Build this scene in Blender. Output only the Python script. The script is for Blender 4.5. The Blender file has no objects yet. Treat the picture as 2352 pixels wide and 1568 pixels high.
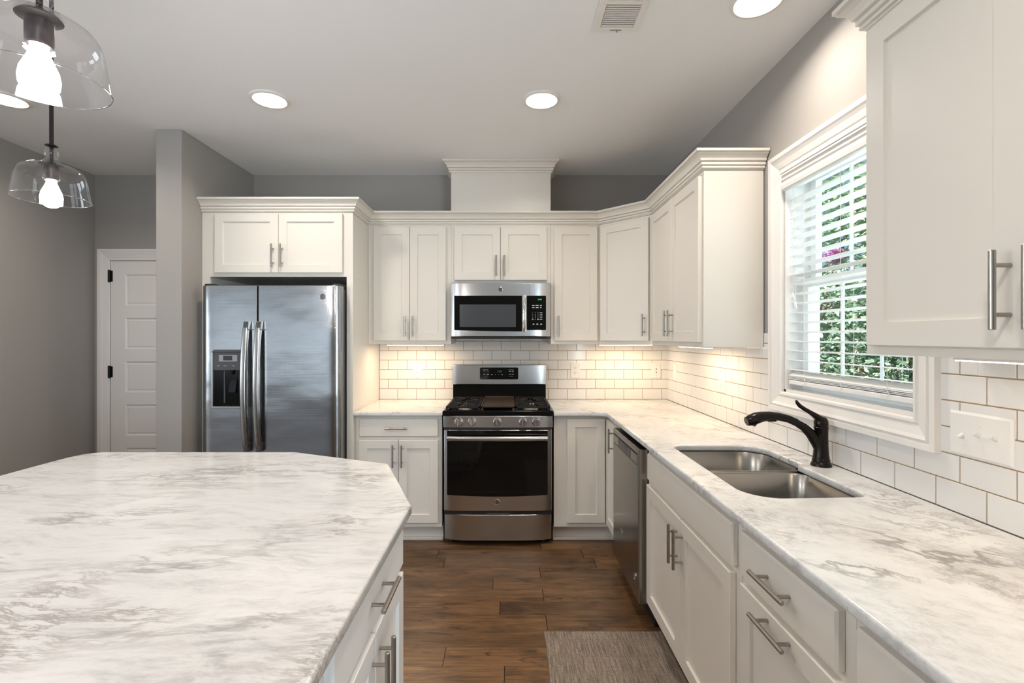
import bpy, bmesh, math, random
from mathutils import Vector, Matrix
random.seed(7)
PI = math.pi
sc = bpy.context.scene
COL = sc.collection

# ------------------------------------------------------------------ camera
H = 1.419
cam_d = bpy.data.cameras.new('camera')
cam = bpy.data.objects.new('camera', cam_d)
COL.objects.link(cam)
cam.location = (0, 0, H)
cam.rotation_euler = (PI/2, 0, 0)
cam_d.sensor_fit = 'HORIZONTAL'
cam_d.sensor_width = 36.0
cam_d.lens = 1095/2352*36
cam_d.shift_x = 8/2352
cam_d.shift_y = -9/2352
cam_d.clip_start = 0.02
cam_d.clip_end = 200
sc.camera = cam

# ------------------------------------------------------------------ exposure, world
sc.view_settings.view_transform = 'Standard'
sc.view_settings.look = 'None'
sc.view_settings.exposure = 0.0
sc.view_settings.gamma = 1.0
sc.view_settings.use_curve_mapping = False
try:
    sc.cycles.max_bounces = 10
    sc.cycles.diffuse_bounces = 5
    sc.cycles.transparent_max_bounces = 16
    sc.cycles.sample_clamp_indirect = 6.0
    sc.cycles.caustics_reflective = False
    sc.cycles.caustics_refractive = False
except Exception:
    pass

world = bpy.data.worlds.new('world')
sc.world = world
world.use_nodes = True
wn = world.node_tree
wn.nodes.clear()
wo = wn.nodes.new('ShaderNodeOutputWorld')
wb = wn.nodes.new('ShaderNodeBackground')
ws = wn.nodes.new('ShaderNodeTexSky')
ws.sky_type = 'HOSEK_WILKIE'
ws.turbidity = 4.0
ws.sun_direction = Vector((-0.45, 0.35, 0.8)).normalized()
wb.inputs['Strength'].default_value = 3.0
wn.links.new(ws.outputs[0], wb.inputs['Color'])
wn.links.new(wb.outputs[0], wo.inputs['Surface'])

def lamp(name, kind, loc, energy, color=(1, 1, 1), rot=(0, 0, 0), size=None, size_y=None, shape=None, spread=None, angle=None, radius=None):
    d = bpy.data.lights.new(name, kind)
    d.energy = energy
    d.color = color
    if kind == 'AREA':
        d.shape = shape or 'SQUARE'
        d.size = size
        if size_y: d.size_y = size_y
        if spread: d.spread = spread
    if angle is not None: d.angle = angle
    if radius is not None: d.shadow_soft_size = radius
    o = bpy.data.objects.new(name, d)
    o.location = loc
    o.rotation_euler = rot
    COL.objects.link(o)
    return o

SUN = lamp('sun_light', 'SUN', (-5, 5, 12), 8.5, (1, .98, .95), rot=(math.radians(-20), math.radians(-32), 0), angle=math.radians(2))
# daylight entering through the living room windows behind the camera
REAR_WIN = [(-6.9, -5.3), (-4.9, -3.3), (1.7, 3.5)]
for i, (a, b) in enumerate(REAR_WIN):
    lamp('daylight_rear', 'AREA', ((a+b)/2, -4.72, 1.35), (20, 22, 210)[i], (.74, .88, 1.0), rot=(PI/2+math.radians((35, 35, 20)[i]), 0, 0),
         shape='RECTANGLE', size=b-a, size_y=1.9)
for y_ in (-2.6, .1):
    lamp('side_fill', 'AREA', (-7.72, y_, 1.35), 95, (.80, .91, 1.0), rot=(0, -PI/2-math.radians(40), 0), shape='RECTANGLE', size=1.9, size_y=2.0)  # added lamps at unseen side openings, tilted up to brighten the ceiling
# daylight entering through the kitchen window
lamp('daylight_kitchen', 'AREA', (1.62, 1.89, 1.72), 8, (.76, .90, 1.0), rot=(0, PI/2, 0), shape='RECTANGLE', size=.95, size_y=.68)
WARM = (1.0, .89, .77)

# ------------------------------------------------------------------ room numbers
D = 3.897        # tile face of the back wall
XR = 1.295       # tile face of the right wall
XL = -3.384
ZC = 2.747
ZT = .914        # counter top

# ------------------------------------------------------------------ materials
def mat(name, color, rough=.5, metal=0.0, spec=.5, coat=0.0, emit=None, estr=0.0):
    m = bpy.data.materials.new(name)
    m.use_nodes = True
    b = m.node_tree.nodes['Principled BSDF']
    b.inputs['Base Color'].default_value = (*color, 1)
    b.inputs['Roughness'].default_value = rough
    b.inputs['Metallic'].default_value = metal
    b.inputs['Specular IOR Level'].default_value = spec
    b.inputs['Coat Weight'].default_value = coat
    if emit:
        b.inputs['Emission Color'].default_value = (*emit, 1)
        b.inputs['Emission Strength'].default_value = estr
    return m

class NT:
    def __init__(s, m):
        s.t = m.node_tree; s.b = s.t.nodes.get('Principled BSDF')
    def n(s, kind, **kw):
        nd = s.t.nodes.new('ShaderNode' + kind)
        for k, v in kw.items():
            if k.startswith('i_'):
                nd.inputs[k[2:].replace('_', ' ')].default_value = v
            else:
                setattr(nd, k, v)
        return nd
    def l(s, a, b): s.t.links.new(a, b)
    def math(s, op, a, b=None, c=None, clamp=False):
        nd = s.t.nodes.new('ShaderNodeMath'); nd.operation = op; nd.use_clamp = clamp
        for i, v in enumerate((a, b, c)):
            if v is None: continue
            if isinstance(v, (int, float)): nd.inputs[i].default_value = v
            else: s.l(v, nd.inputs[i])
        return nd.outputs[0]
    def mix(s, fac, a, b, mode='MIX'):
        nd = s.t.nodes.new('ShaderNodeMix'); nd.data_type = 'RGBA'; nd.blend_type = mode
        for i, v in ((0, fac), (6, a), (7, b)):
            if isinstance(v, (int, float)): nd.inputs[i].default_value = v
            elif isinstance(v, tuple): nd.inputs[i].default_value = (*v, 1) if len(v) == 3 else v
            else: s.l(v, nd.inputs[i])
        return nd.outputs[2]
    def ramp(s, fac, stops):
        nd = s.t.nodes.new('ShaderNodeValToRGB')
        e = nd.color_ramp.elements
        while len(e) > 1: e.remove(e[-1])
        e[0].position = stops[0][0]; e[0].color = (*stops[0][1], 1)
        for p, c in stops[1:]:
            x = e.new(p); x.color = (*c, 1)
        s.l(fac, nd.inputs[0])
        return nd.outputs[0]
    def coords(s, scale=(1, 1, 1), rot=(0, 0, 0), loc=(0, 0, 0)):
        g = s.t.nodes.new('ShaderNodeNewGeometry')
        mp = s.t.nodes.new('ShaderNodeMapping')
        mp.inputs['Scale'].default_value = scale
        mp.inputs['Rotation'].default_value = rot
        mp.inputs['Location'].default_value = loc
        s.l(g.outputs['Position'], mp.inputs['Vector'])
        return mp.outputs[0]
    def noise(s, vec, scale, detail=4, rough=.55, dist=0.0):
        nd = s.t.nodes.new('ShaderNodeTexNoise')
        nd.inputs['Scale'].default_value = scale
        nd.inputs['Detail'].default_value = detail
        nd.inputs['Roughness'].default_value = rough
        nd.inputs['Distortion'].default_value = dist
        s.l(vec, nd.inputs['Vector'])
        return nd
    def bump(s, h, strength, dist=.002):
        nd = s.t.nodes.new('ShaderNodeBump')
        nd.inputs['Strength'].default_value = strength
        nd.inputs['Distance'].default_value = dist
        s.l(h, nd.inputs['Height'])
        s.l(nd.outputs[0], s.b.inputs['Normal'])

def steel(name, color, rough, along='x', wave=0.0, bump=.03):
    m = mat(name, color, rough, 1.0)
    t = NT(m)
    sc_ = {'x': (3, 400, 400), 'z': (400, 400, 3), 'y': (400, 3, 400)}[along]
    n = t.noise(t.coords(sc_), 1.0, 3)
    r = t.math('MULTIPLY_ADD', n.outputs[0], .10, rough-.05)
    t.l(r, t.b.inputs['Roughness'])
    if wave:
        w = t.noise(t.coords((1.6, 1.6, 3.2)), 1.6, 1.5)
        h = t.math('MULTIPLY_ADD', w.outputs[0], wave, t.math('MULTIPLY', n.outputs[0], .02))
        t.bump(h, .5, .02)
    else:
        t.bump(n.outputs[0], bump, .001)
    return m

M = {}
M['wall'] = mat('wall_paint', (.36, .343, .322), .75, spec=.25)
t = NT(M['wall']); t.bump(t.noise(t.coords(), 90, 3).outputs[0], .08, .002)
M['ceiling'] = mat('ceiling_paint', (.88, .89, .90), .9, spec=.15)
M['trim'] = mat('white_trim_paint', (.80, .775, .745), .38)
M['cab'] = mat('cabinet_paint', (.735, .70, .64), .33)
M['isl'] = mat('island_paint', (.78, .775, .76), .33)
M['cabdark'] = mat('shadow_gap', (.012, .012, .012), .8)
M['nickel'] = mat('brushed_nickel', (.40, .37, .335), .30, 1.0)
M['steel'] = steel('stainless_steel', (.58, .57, .56), .24, 'x', 0, .04)
M['steelv'] = steel('stainless_fridge', (.33, .335, .34), .20, 'x', .6)
M['steelh'] = steel('stainless_handle', (.36, .34, .32), .26, 'z', 0, .03)
M['steeld'] = steel('stainless_dishwasher', (.33, .315, .30), .22, 'x', 0, .04)
M['sink'] = steel('sink_steel', (.33, .315, .295), .25, 'x', 0, .012)
M['chrome'] = mat('chrome', (.75, .74, .73), .08, 1.0)
M['black'] = mat('black_enamel', (.005, .005, .005), .14, spec=.15)
M['blackm'] = mat('black_matte', (.012, .012, .013), .5)
M['iron'] = mat('cast_iron', (.010, .009, .009), .6, spec=.3)
M['griddle'] = mat('griddle_iron', (.045, .027, .016), .38)
M['glassb'] = mat('black_glass', (.004, .004, .004), .05, spec=.3)
M['mwwin'] = mat('microwave_window', (.055, .060, .068), .16)
M['greypl'] = mat('grey_plastic', (.055, .055, .058), .35)
M['bronze'] = mat('oil_rubbed_bronze', (.018, .014, .012), .22, .7)
M['bronzed'] = mat('dark_bronze_rod', (.03, .022, .022), .35, .6)
M['plastic'] = mat('white_plastic', (.80, .785, .76), .3)
M['slot'] = mat('dark_slot', (.05, .035, .025), .6)
M['hinge'] = mat('black_hinge', (.012, .012, .012), .45, .6)
M['label'] = mat('grey_print', (.30, .30, .31), .6)
M['labelw'] = mat('pale_print', (.60, .60, .62), .6)
M['labeld'] = mat('dark_print', (.05, .05, .05), .6)
M['green'] = mat('green_digits', (.02, .3, .05), .5, emit=(.03, 1, .10), estr=1.1)
M['green2'] = mat('dim_green_digits', (.02, .2, .04), .5, emit=(.03, .6, .08), estr=.12)
M['lens'] = mat('lamp_lens', (1, 1, 1), .5, emit=(1, .93, .82), estr=9)
M['bulb'] = mat('bulb_glow', (1, 1, 1), .5, emit=(1, .95, .93), estr=22)
M['led'] = mat('led_lens', (1, 1, 1), .5, emit=(1, .86, .68), estr=9)
M['grout'] = mat('tan_grout', (.38, .255, .145), .9)
M['tile'] = mat('white_tile', (.76, .75, .735), .10)
t = NT(M['tile']); t.bump(t.noise(t.coords(), 14, 1).outputs[0], .12, .004)
M['blind'] = mat('blind_slat', (.86, .86, .84), .45)
M['vinyl'] = mat('window_vinyl', (.86, .87, .87), .4)
M['cord'] = mat('blind_cord', (.80, .78, .74), .7)

def thin_glass(name, tint, power, base):
    m = bpy.data.materials.new(name); m.use_nodes = True
    tr = m.node_tree; tr.nodes.clear()
    o = tr.nodes.new('ShaderNodeOutputMaterial')
    mx = tr.nodes.new('ShaderNodeMixShader')
    a = tr.nodes.new('ShaderNodeBsdfTransparent'); a.inputs[0].default_value = (*tint, 1)
    g = tr.nodes.new('ShaderNodeBsdfGlossy'); g.inputs['Roughness'].default_value = .02
    lw = tr.nodes.new('ShaderNodeLayerWeight'); lw.inputs[0].default_value = .5
    p = tr.nodes.new('ShaderNodeMath'); p.operation = 'POWER'; p.inputs[1].default_value = power
    q = tr.nodes.new('ShaderNodeMath'); q.operation = 'MULTIPLY_ADD'; q.inputs[1].default_value = .8; q.inputs[2].default_value = base
    q.use_clamp = True
    tr.links.new(lw.outputs['Facing'], p.inputs[0]); tr.links.new(p.outputs[0], q.inputs[0])
    tr.links.new(q.outputs[0], mx.inputs[0]); tr.links.new(a.outputs[0], mx.inputs[1]); tr.links.new(g.outputs[0], mx.inputs[2])
    tr.links.new(mx.outputs[0], o.inputs[0])
    return m
M['shade'] = thin_glass('clear_seeded_glass', (.985, .98, .985), 4.0, .075)
M['pane'] = thin_glass('window_glass', (.97, .99, .98), 5.0, .04)

def marble(name, rot, seed, veinx, base=(.80, .775, .745), amount=1.0):
    m = mat(name, base, .13)
    t = NT(m)
    p0 = t.coords((1, 1, 1), (0, 0, rot), (seed, seed*.7, 0))
    wn_ = t.noise(p0, 1.6, 3)
    sub = t.n('VectorMath', operation='SUBTRACT'); t.l(wn_.outputs['Color'], sub.inputs[0]); sub.inputs[1].default_value = (.5, .5, .5)
    sca = t.n('VectorMath', operation='SCALE'); t.l(sub.outputs[0], sca.inputs[0]); sca.inputs['Scale'].default_value = .26
    add = t.n('VectorMath', operation='ADD'); t.l(p0, add.inputs[0]); t.l(sca.outputs[0], add.inputs[1])
    mp = t.n('Mapping'); mp.inputs['Scale'].default_value = (veinx, 1, 1); t.l(add.outputs[0], mp.inputs['Vector'])
    p1 = mp.outputs[0]
    n1 = t.noise(p1, 4.2, 8, .62).outputs[0]
    v1 = t.math('SUBTRACT', 1.0, t.math('MULTIPLY', t.math('ABSOLUTE', t.math('SUBTRACT', n1, .5)), 36), clamp=True)
    n2 = t.noise(p1, 15.0, 8, .7).outputs[0]
    v2 = t.math('SUBTRACT', 1.0, t.math('MULTIPLY', t.math('ABSOLUTE', t.math('SUBTRACT', n2, .47)), 22), clamp=True)
    mask = t.math('MULTIPLY_ADD', t.noise(p0, 2.3, 3).outputs[0], 4.5, -2.1, clamp=True)
    mask2 = t.math('MULTIPLY_ADD', t.noise(p0, 3.1, 2).outputs[0], 5.0, -2.4, clamp=True)
    fine = t.math('MULTIPLY_ADD', t.noise(p1, 34, 8, .75).outputs[0], 3.6, -1.75, clamp=True)
    cloud = t.math('MULTIPLY_ADD', t.noise(p1, 3.0, 7, .65).outputs[0], 2.6, -1.2, clamp=True)
    c = t.mix(t.math('MULTIPLY', cloud, .50*amount), base, (.52, .50, .49))
    c = t.mix(t.math('MULTIPLY', t.math('MULTIPLY', v1, mask), .75*amount), c, (.30, .285, .275))
    c = t.mix(t.math('MULTIPLY', t.math('MULTIPLY', v2, mask2), .55*amount), c, (.34, .31, .285))
    c = t.mix(t.math('MULTIPLY', t.math('MULTIPLY', fine, t.math('MULTIPLY_ADD', cloud, .75, .14)), .8*amount, clamp=True), c, (.215, .22, .23))
    wide = t.math('MULTIPLY_ADD', t.noise(p0, 1.7, 4, .6).outputs[0], 3.5, -1.75, clamp=True)
    speck = t.math('MULTIPLY_ADD', t.noise(p1, 75, 6, .8).outputs[0], 4.0, -1.9, clamp=True)
    c = t.mix(t.math('MULTIPLY', t.math('MULTIPLY', wide, speck), .55*amount, clamp=True), c, (.25, .25, .26))
    t.l(c, t.b.inputs['Base Color'])
    return m
M['marble_isl'] = marble('island_marble', math.radians(3), 3.3, .21, (.71, .705, .695), 1.6)
M['marble_r'] = marble('run_marble', math.radians(38), 8.1, .62, (.68, .685, .68), 1.85)
M['marble_l'] = marble('left_marble', math.radians(50), 5.0, .5, (.76, .73, .69), 1.0)

def planks():
    m = mat('hickory_planks', (.2, .1, .05), .33)
    t = NT(m)
    g = t.n('NewGeometry'); s = t.n('SeparateXYZ'); t.l(g.outputs['Position'], s.inputs[0])
    X, Y = s.outputs[0], s.outputs[1]
    W = .1265
    yr = t.math('DIVIDE', t.math('SUBTRACT', Y, 3.197-.1265*30), W)
    row = t.math('FLOOR', yr); fy = t.math('FRACT', yr)
    wn1 = t.n('TexWhiteNoise', noise_dimensions='1D'); t.l(row, wn1.inputs['W'])
    xo = t.math('ADD', t.math('DIVIDE', X, .95), t.math('MULTIPLY', wn1.outputs[0], 7.3))
    col = t.math('FLOOR', xo); fx = t.math('FRACT', xo)
    idn = t.n('CombineXYZ'); t.l(row, idn.inputs[0]); t.l(col, idn.inputs[1])
    wn2 = t.n('TexWhiteNoise', noise_dimensions='3D'); t.l(idn.outputs[0], wn2.inputs['Vector'])
    off = t.n('VectorMath', operation='SCALE'); t.l(wn2.outputs['Color'], off.inputs[0]); off.inputs['Scale'].default_value = 40
    pa = t.n('VectorMath', operation='ADD'); t.l(g.outputs['Position'], pa.inputs[0]); t.l(off.outputs[0], pa.inputs[1])
    def mapped(sc_):
        mp = t.n('Mapping'); mp.inputs['Scale'].default_value = sc_; t.l(pa.outputs[0], mp.inputs['Vector']); return mp.outputs[0]
    grain = t.noise(mapped((1.4, 16, 1)), 3.0, 7, .6, .6).outputs[0]
    blot = t.noise(mapped((1.6, 4.5, 1)), 2.2, 4, .6, .4).outputs[0]
    knot = t.noise(mapped((2.2, 7, 1)), 2.6, 3, .6, 1.2).outputs[0]
    ring = t.n('TexWave', wave_type='BANDS'); ring.bands_direction = 'Y'
    ring.inputs['Scale'].default_value = 9; ring.inputs['Distortion'].default_value = 9; ring.inputs['Detail'].default_value = 3
    ring.inputs['Detail Scale'].default_value = .8
    t.l(mapped((.9, 2.2, 1)), ring.inputs['Vector'])
    c = t.ramp(grain, [(.22, (.040, .021, .010)), (.45, (.14, .072, .031)), (.62, (.205, .110, .048)), (.78, (.36, .205, .095))])
    c = t.mix(t.math('MULTIPLY', ring.outputs['Fac'], .22), c, (.30, .16, .08))
    c = t.mix(t.math('MULTIPLY_ADD', blot, 3.4, -1.55, clamp=True), c, (.050, .028, .016))
    c = t.mix(t.math('MULTIPLY_ADD', knot, 7, -4.25, clamp=True), c, (.018, .010, .007))
    tone = t.math('MULTIPLY_ADD', wn2.outputs[0], .55, .72)
    c = t.mix(1.0, c, t.n('CombineColor').outputs[0], 'MULTIPLY') if False else c
    hs = t.n('HueSaturation'); t.l(c, hs.inputs['Color']); t.l(tone, hs.inputs['Value'])
    ex = t.math('MULTIPLY', t.math('MINIMUM', fx, t.math('SUBTRACT', 1.0, fx)), .95)
    ey = t.math('MULTIPLY', t.math('MINIMUM', fy, t.math('SUBTRACT', 1.0, fy)), W)
    gap = t.math('SUBTRACT', 1.0, t.math('MULTIPLY', t.math('MINIMUM', ex, ey), 700), clamp=True)
    gapx = t.math('LESS_THAN', ex, .0022)
    line = t.math('MAXIMUM', t.math('MULTIPLY', gap, .55), gapx)
    c = t.mix(line, hs.outputs[0], (.012, .007, .004))
    t.l(c, t.b.inputs['Base Color'])
    t.l(t.math('MULTIPLY_ADD', grain, .18, .24), t.b.inputs['Roughness'])
    hgt = t.math('SUBTRACT', t.math('MULTIPLY', grain, .25), line)
    t.bump(hgt, .35, .002)
    return m
M['floor'] = planks()

def rugm():
    m = mat('rug_weave', (.25, .2, .17), .95, spec=.1)
    t = NT(m)
    s = t.noise(t.coords((190, 9, 1)), 1.0, 3, .7).outputs[0]
    s2 = t.noise(t.coords((60, 260, 1)), 1.0, 2).outputs[0]
    s3 = t.noise(t.coords((3, 3, 1)), 2.0, 3).outputs[0]
    c = t.ramp(s, [(.30, (.12, .095, .075)), (.48, (.29, .235, .19)), (.68, (.47, .40, .34))])
    c = t.mix(t.math('MULTIPLY_ADD', s2, 2.4, -1.1, clamp=True), c, (.13, .10, .08))
    c = t.mix(t.math('MULTIPLY', s3, .25), c, (.17, .13, .11))
    t.l(c, t.b.inputs['Base Color'])
    w = t.n('TexWave', wave_type='BANDS'); w.bands_direction = 'Y'; w.inputs['Scale'].default_value = 40
    g = t.n('NewGeometry'); t.l(g.outputs['Position'], w.inputs['Vector'])
    t.bump(t.math('ADD', w.outputs['Fac'], s), .6, .003)
    return m
M['rug'] = rugm()

def leafm(name, a, b, hot=None):
    m = mat(name, a, .45)
    t = NT(m)
    n = t.noise(t.coords(), 9, 2).outputs[0]
    c = t.mix(t.math('MULTIPLY_ADD', n, 2.4, -.7, clamp=True), a, b)
    if hot:
        n2 = t.noise(t.coords(loc=(4, 2, 7)), 3.0, 2).outputs[0]
        c = t.mix(t.math('MULTIPLY_ADD', n2, 12, -7.0, clamp=True), c, hot)
    t.l(c, t.b.inputs['Base Color'])
    t.b.inputs['Transmission Weight'].default_value = 0.0
    return m
M['leaf1'] = leafm('hedge_leaf', (.13, .26, .15), (.36, .50, .32), (.70, .46, .34))
M['leaf2'] = leafm('tree_leaf', (.22, .38, .17), (.45, .60, .34))
M['bloom'] = mat('pink_bloom', (.62, .22, .50), .6)
M['bark'] = mat('bark', (.14, .11, .085), .9)
M['lawn'] = mat('lawn_grass', (.22, .34, .16), .9)
t = NT(M['lawn']); t.l(t.mix(t.noise(t.coords(), 20, 4).outputs[0], (.16, .28, .11), (.34, .46, .26)), t.b.inputs['Base Color'])

# ------------------------------------------------------------------ mesh building
WORLD = {}
def root(name, loc, label, cat, group=None, kind=None):
    o = bpy.data.objects.new(name, None)
    o.empty_display_size = .05
    o.location = loc
    COL.objects.link(o)
    WORLD[o.name] = Vector(loc)
    tag(o, label, cat, group, kind)
    return o
def tag(o, label=None, cat=None, group=None, kind=None):
    if label: o['label'] = label
    if cat: o['category'] = cat
    if group: o['group'] = group
    if kind: o['kind'] = kind
    return o

class MB:
    def __init__(s):
        s.v = []; s.f = []
    def add(s, verts, faces):
        n = len(s.v)
        s.v += [Vector(p) for p in verts]
        s.f += [tuple(n+i for i in f) for f in faces]
        return s
    def box(s, x0, x1, y0, y1, z0, z1):
        x0, x1 = min(x0, x1), max(x0, x1); y0, y1 = min(y0, y1), max(y0, y1); z0, z1 = min(z0, z1), max(z0, z1)
        return s.add([(x0, y0, z0), (x1, y0, z0), (x1, y1, z0), (x0, y1, z0), (x0, y0, z1), (x1, y0, z1), (x1, y1, z1), (x0, y1, z1)],
                     [(0, 3, 2, 1), (4, 5, 6, 7), (0, 1, 5, 4), (1, 2, 6, 5), (2, 3, 7, 6), (3, 0, 4, 7)])
    def loft(s, loops, cap0=True, cap1=True, close=False):
        n = len(loops[0]); b = len(s.v)
        for l in loops: s.v += [Vector(p) for p in l]
        m = len(loops)
        for i in range(m-1 if not close else m):
            j = (i+1) % m
            for k in range(n):
                k2 = (k+1) % n
                s.f.append((b+i*n+k, b+i*n+k2, b+j*n+k2, b+j*n+k))
        if cap0 and not close: s.f.append(tuple(b+k for k in range(n))[::-1])
        if cap1 and not close: s.f.append(tuple(b+(m-1)*n+k for k in range(n)))
        return s
    def prism(s, pts, z0, z1):
        return s.loft([[(x, y, z0) for x, y in pts], [(x, y, z1) for x, y in pts]])
    def cyl(s, a, b, r, r2=None, n=16):
        a = Vector(a); b = Vector(b); d = (b-a).normalized()
        u = d.orthogonal().normalized(); w = d.cross(u)
        r2 = r if r2 is None else r2
        L = [[p + (u*math.cos(2*PI*k/n) + w*math.sin(2*PI*k/n))*q for k in range(n)] for p, q in ((a, r), (b, r2))]
        return s.loft(L)
    def rod(s, a, b, r, n=16, ch=.0015):
        a = Vector(a); b = Vector(b); d = (b-a).normalized()
        u = d.orthogonal().normalized(); w = d.cross(u)
        L = [[p + (u*math.cos(2*PI*k/n) + w*math.sin(2*PI*k/n))*q for k in range(n)] for p, q in ((a, r-ch), (a+d*ch, r), (b-d*ch, r), (b, r-ch))]
        return s.loft(L)
    def lathe(s, prof, c=(0, 0, 0), n=32, cap0=True, cap1=True):
        c = Vector(c)
        return s.loft([[c + Vector((r*math.cos(2*PI*k/n), r*math.sin(2*PI*k/n), z)) for k in range(n)] for r, z in prof], cap0, cap1)
    def tube(s, path, radii, n=20, flat=1.0, up=(0, 0, 1)):
        P = [Vector(p) for p in path]; L = []
        for i, p in enumerate(P):
            d = (P[min(i+1, len(P)-1)] - P[max(i-1, 0)]).normalized()
            side = d.cross(Vector(up))
            side = side.normalized() if side.length > 1e-4 else d.orthogonal().normalized()
            w = side.cross(d)
            L.append([p + side*math.cos(2*PI*k/n)*radii[i]*flat + w*math.sin(2*PI*k/n)*radii[i] for k in range(n)])
        return s.loft(L)
    def build(s, name, m, parent=None, bevel=0, smooth=None, seg=2, recalc=True):
        me = bpy.data.meshes.new(name)
        xs = [p.x for p in s.v]; ys = [p.y for p in s.v]; zs = [p.z for p in s.v]
        c = Vector(((min(xs)+max(xs))/2, (min(ys)+max(ys))/2, (min(zs)+max(zs))/2))
        me.from_pydata([tuple(p-c) for p in s.v], [], s.f)
        if recalc:
            bm = bmesh.new(); bm.from_mesh(me); bmesh.ops.recalc_face_normals(bm, faces=bm.faces); bm.to_mesh(me); bm.free()
        o = bpy.data.objects.new(name, me)
        if isinstance(m, str): m = M[m]
        me.materials.append(m)
        COL.objects.link(o)
        WORLD[o.name] = c
        if parent:
            o.parent = parent; o.location = c - WORLD[parent.name]
        else:
            o.location = c
        if bevel:
            md = o.modifiers.new('bevel', 'BEVEL'); md.width = bevel; md.segments = seg; md.limit_method = 'ANGLE'; md.angle_limit = math.radians(40)
            md.harden_normals = False
        if smooth:
            for p in me.polygons: p.use_smooth = True
            me.set_sharp_from_angle(angle=math.radians(smooth))
        return o

class FR:
    """a flat working frame: u across, v up (z), w outwards"""
    def __init__(s, o, u, w):
        s.o = Vector(o); s.u = Vector(u).normalized(); s.w = Vector(w).normalized(); s.z = Vector((0, 0, 1))
    def p(s, u, v, w): return s.o + s.u*u + s.z*v + s.w*w
def rect_loop(fr, u0, u1, v0, v1, ins, w):
    return [fr.p(u0+ins, v0+ins, w), fr.p(u1-ins, v0+ins, w), fr.p(u1-ins, v1-ins, w), fr.p(u0+ins, v1-ins, w)]
def fbox(mb, fr, u0, u1, v0, v1, w0, w1):
    return mb.loft([rect_loop(fr, u0, u1, v0, v1, 0, w0), rect_loop(fr, u0, u1, v0, v1, 0, w1)])
def shaker(fr, u0, u1, v0, v1, m, parent, rail=.057, th=.02, name='door'):
    mb = MB()
    mb.loft([rect_loop(fr, u0, u1, v0, v1, i, w) for i, w in ((0, .001), (0, th-.002), (.002, th), (rail, th), (rail+.003, th-.009))])
    return mb.build(name, m, parent)
def slab(fr, u0, u1, v0, v1, m, parent, th=.02, name='drawer_front'):
    mb = MB()
    mb.loft([rect_loop(fr, u0, u1, v0, v1, i, w) for i, w in ((0, .001), (0, th-.006), (.005, th))])
    return mb.build(name, m, parent)
def pull(fr, u, v, parent, vert=True, th=.02, L=.155, sp=.096, r=.006):
    mb = MB(); W = th+.035
    if vert:
        mb.rod(fr.p(u, v-L/2, W), fr.p(u, v+L/2, W), r)
        for s in (-1, 1): mb.cyl(fr.p(u, v+s*sp/2, th), fr.p(u, v+s*sp/2, W), .0045, n=12)
    else:
        mb.rod(fr.p(u-L/2, v, W), fr.p(u+L/2, v, W), r)
        for s in (-1, 1): mb.cyl(fr.p(u+s*sp/2, v, th), fr.p(u+s*sp/2, v, W), .0045, n=12)
    return mb.build('handle', 'nickel', parent, smooth=40)

def sweep(path, prof, zmap, closed=False):
    """mitred sweep of prof [(out, h)] on the right-hand side of a 2D path; zmap(a, b, h) -> 3D"""
    n = len(path); loops = []
    for i in range(n):
        p = Vector(path[i])
        dirs = []
        if closed or i > 0: dirs.append((p - Vector(path[i-1])).normalized())
        if closed or i < n-1: dirs.append((Vector(path[(i+1) % n]) - p).normalized())
        ns = [Vector((d.y, -d.x)) for d in dirs]
        if len(ns) == 2:
            b = (ns[0]+ns[1]); b = b/ (1+ns[0].dot(ns[1]))
        else: b = ns[0]
        loops.append([Vector(zmap(p.x+b.x*o, p.y+b.y*o, h)) for o, h in prof])
    mb = MB(); mb.loft(loops, close=closed)
    return mb

CROWN = [(0, 0), (.004, 0), (.005, .005), (.013, .007), (.013, .016), (.008, .018), (.019, .022), (.019, .034), (.013, .036), (.026, .040),
         (.029, .050), (.037, .061), (.048, .069), (.052, .070), (.047, .074), (.058, .077), (.058, .090), (0, .090)]
CASE = [(0, 0), (0, .012), (.005, .016), (.014, .017), (.015, .011), (.021, .010), (.024, .014), (.050, .020), (.062, .025), (.064, .018), (.070, .018), (.073, .025), (.092, .026), (.092, 0)]

def text(name, s, size, loc, u, w, m, parent=None, align='CENTER', depth=.0006):
    c = bpy.data.curves.new(name, 'FONT'); c.body = s; c.size = size; c.align_x = align; c.align_y = 'CENTER'; c.extrude = depth
    c.resolution_u = 3
    o = bpy.data.objects.new(name, c); COL.objects.link(o)
    me = bpy.data.meshes.new_from_object(o.evaluated_get(bpy.context.evaluated_depsgraph_get()))
    bpy.data.objects.remove(o)
    u = Vector(u); z = Vector((0, 0, 1)); w = Vector(w)
    R = Matrix((u, z, w)).transposed()
    me.transform(R.to_4x4())
    me.materials.clear(); me.materials.append(M[m])
    ob = bpy.data.objects.new(name, me); COL.objects.link(ob)
    ob.location = Vector(loc) - (WORLD[parent.name] if parent else Vector())
    WORLD[ob.name] = Vector(loc)
    if parent: ob.parent = parent
    return ob
def emblem(loc, u, w, r, parent):
    """round chrome badge with a monogram"""
    u = Vector(u); w = Vector(w); loc = Vector(loc)
    mb = MB(); z = Vector((0, 0, 1)); n = 32
    def ring(q, h): return [loc + u*math.cos(2*PI*k/n)*q + z*math.sin(2*PI*k/n)*q + w*h for k in range(n)]
    mb.loft([ring(r, 0), ring(r, .003), ring(r*.85, .004), ring(r*.80, .003)])
    b = mb.build('badge', 'chrome', parent, smooth=40)
    tag(b, 'round chrome badge')
    d = MB(); d.loft([ring(r*.72, .0032), ring(r*.72, .0036)]); d.build('badge_face', 'greypl', b)
    t_ = text('monogram', 'GE', r*1.05, loc + w*.0042, u, w, 'chrome', b)
    return b

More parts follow.
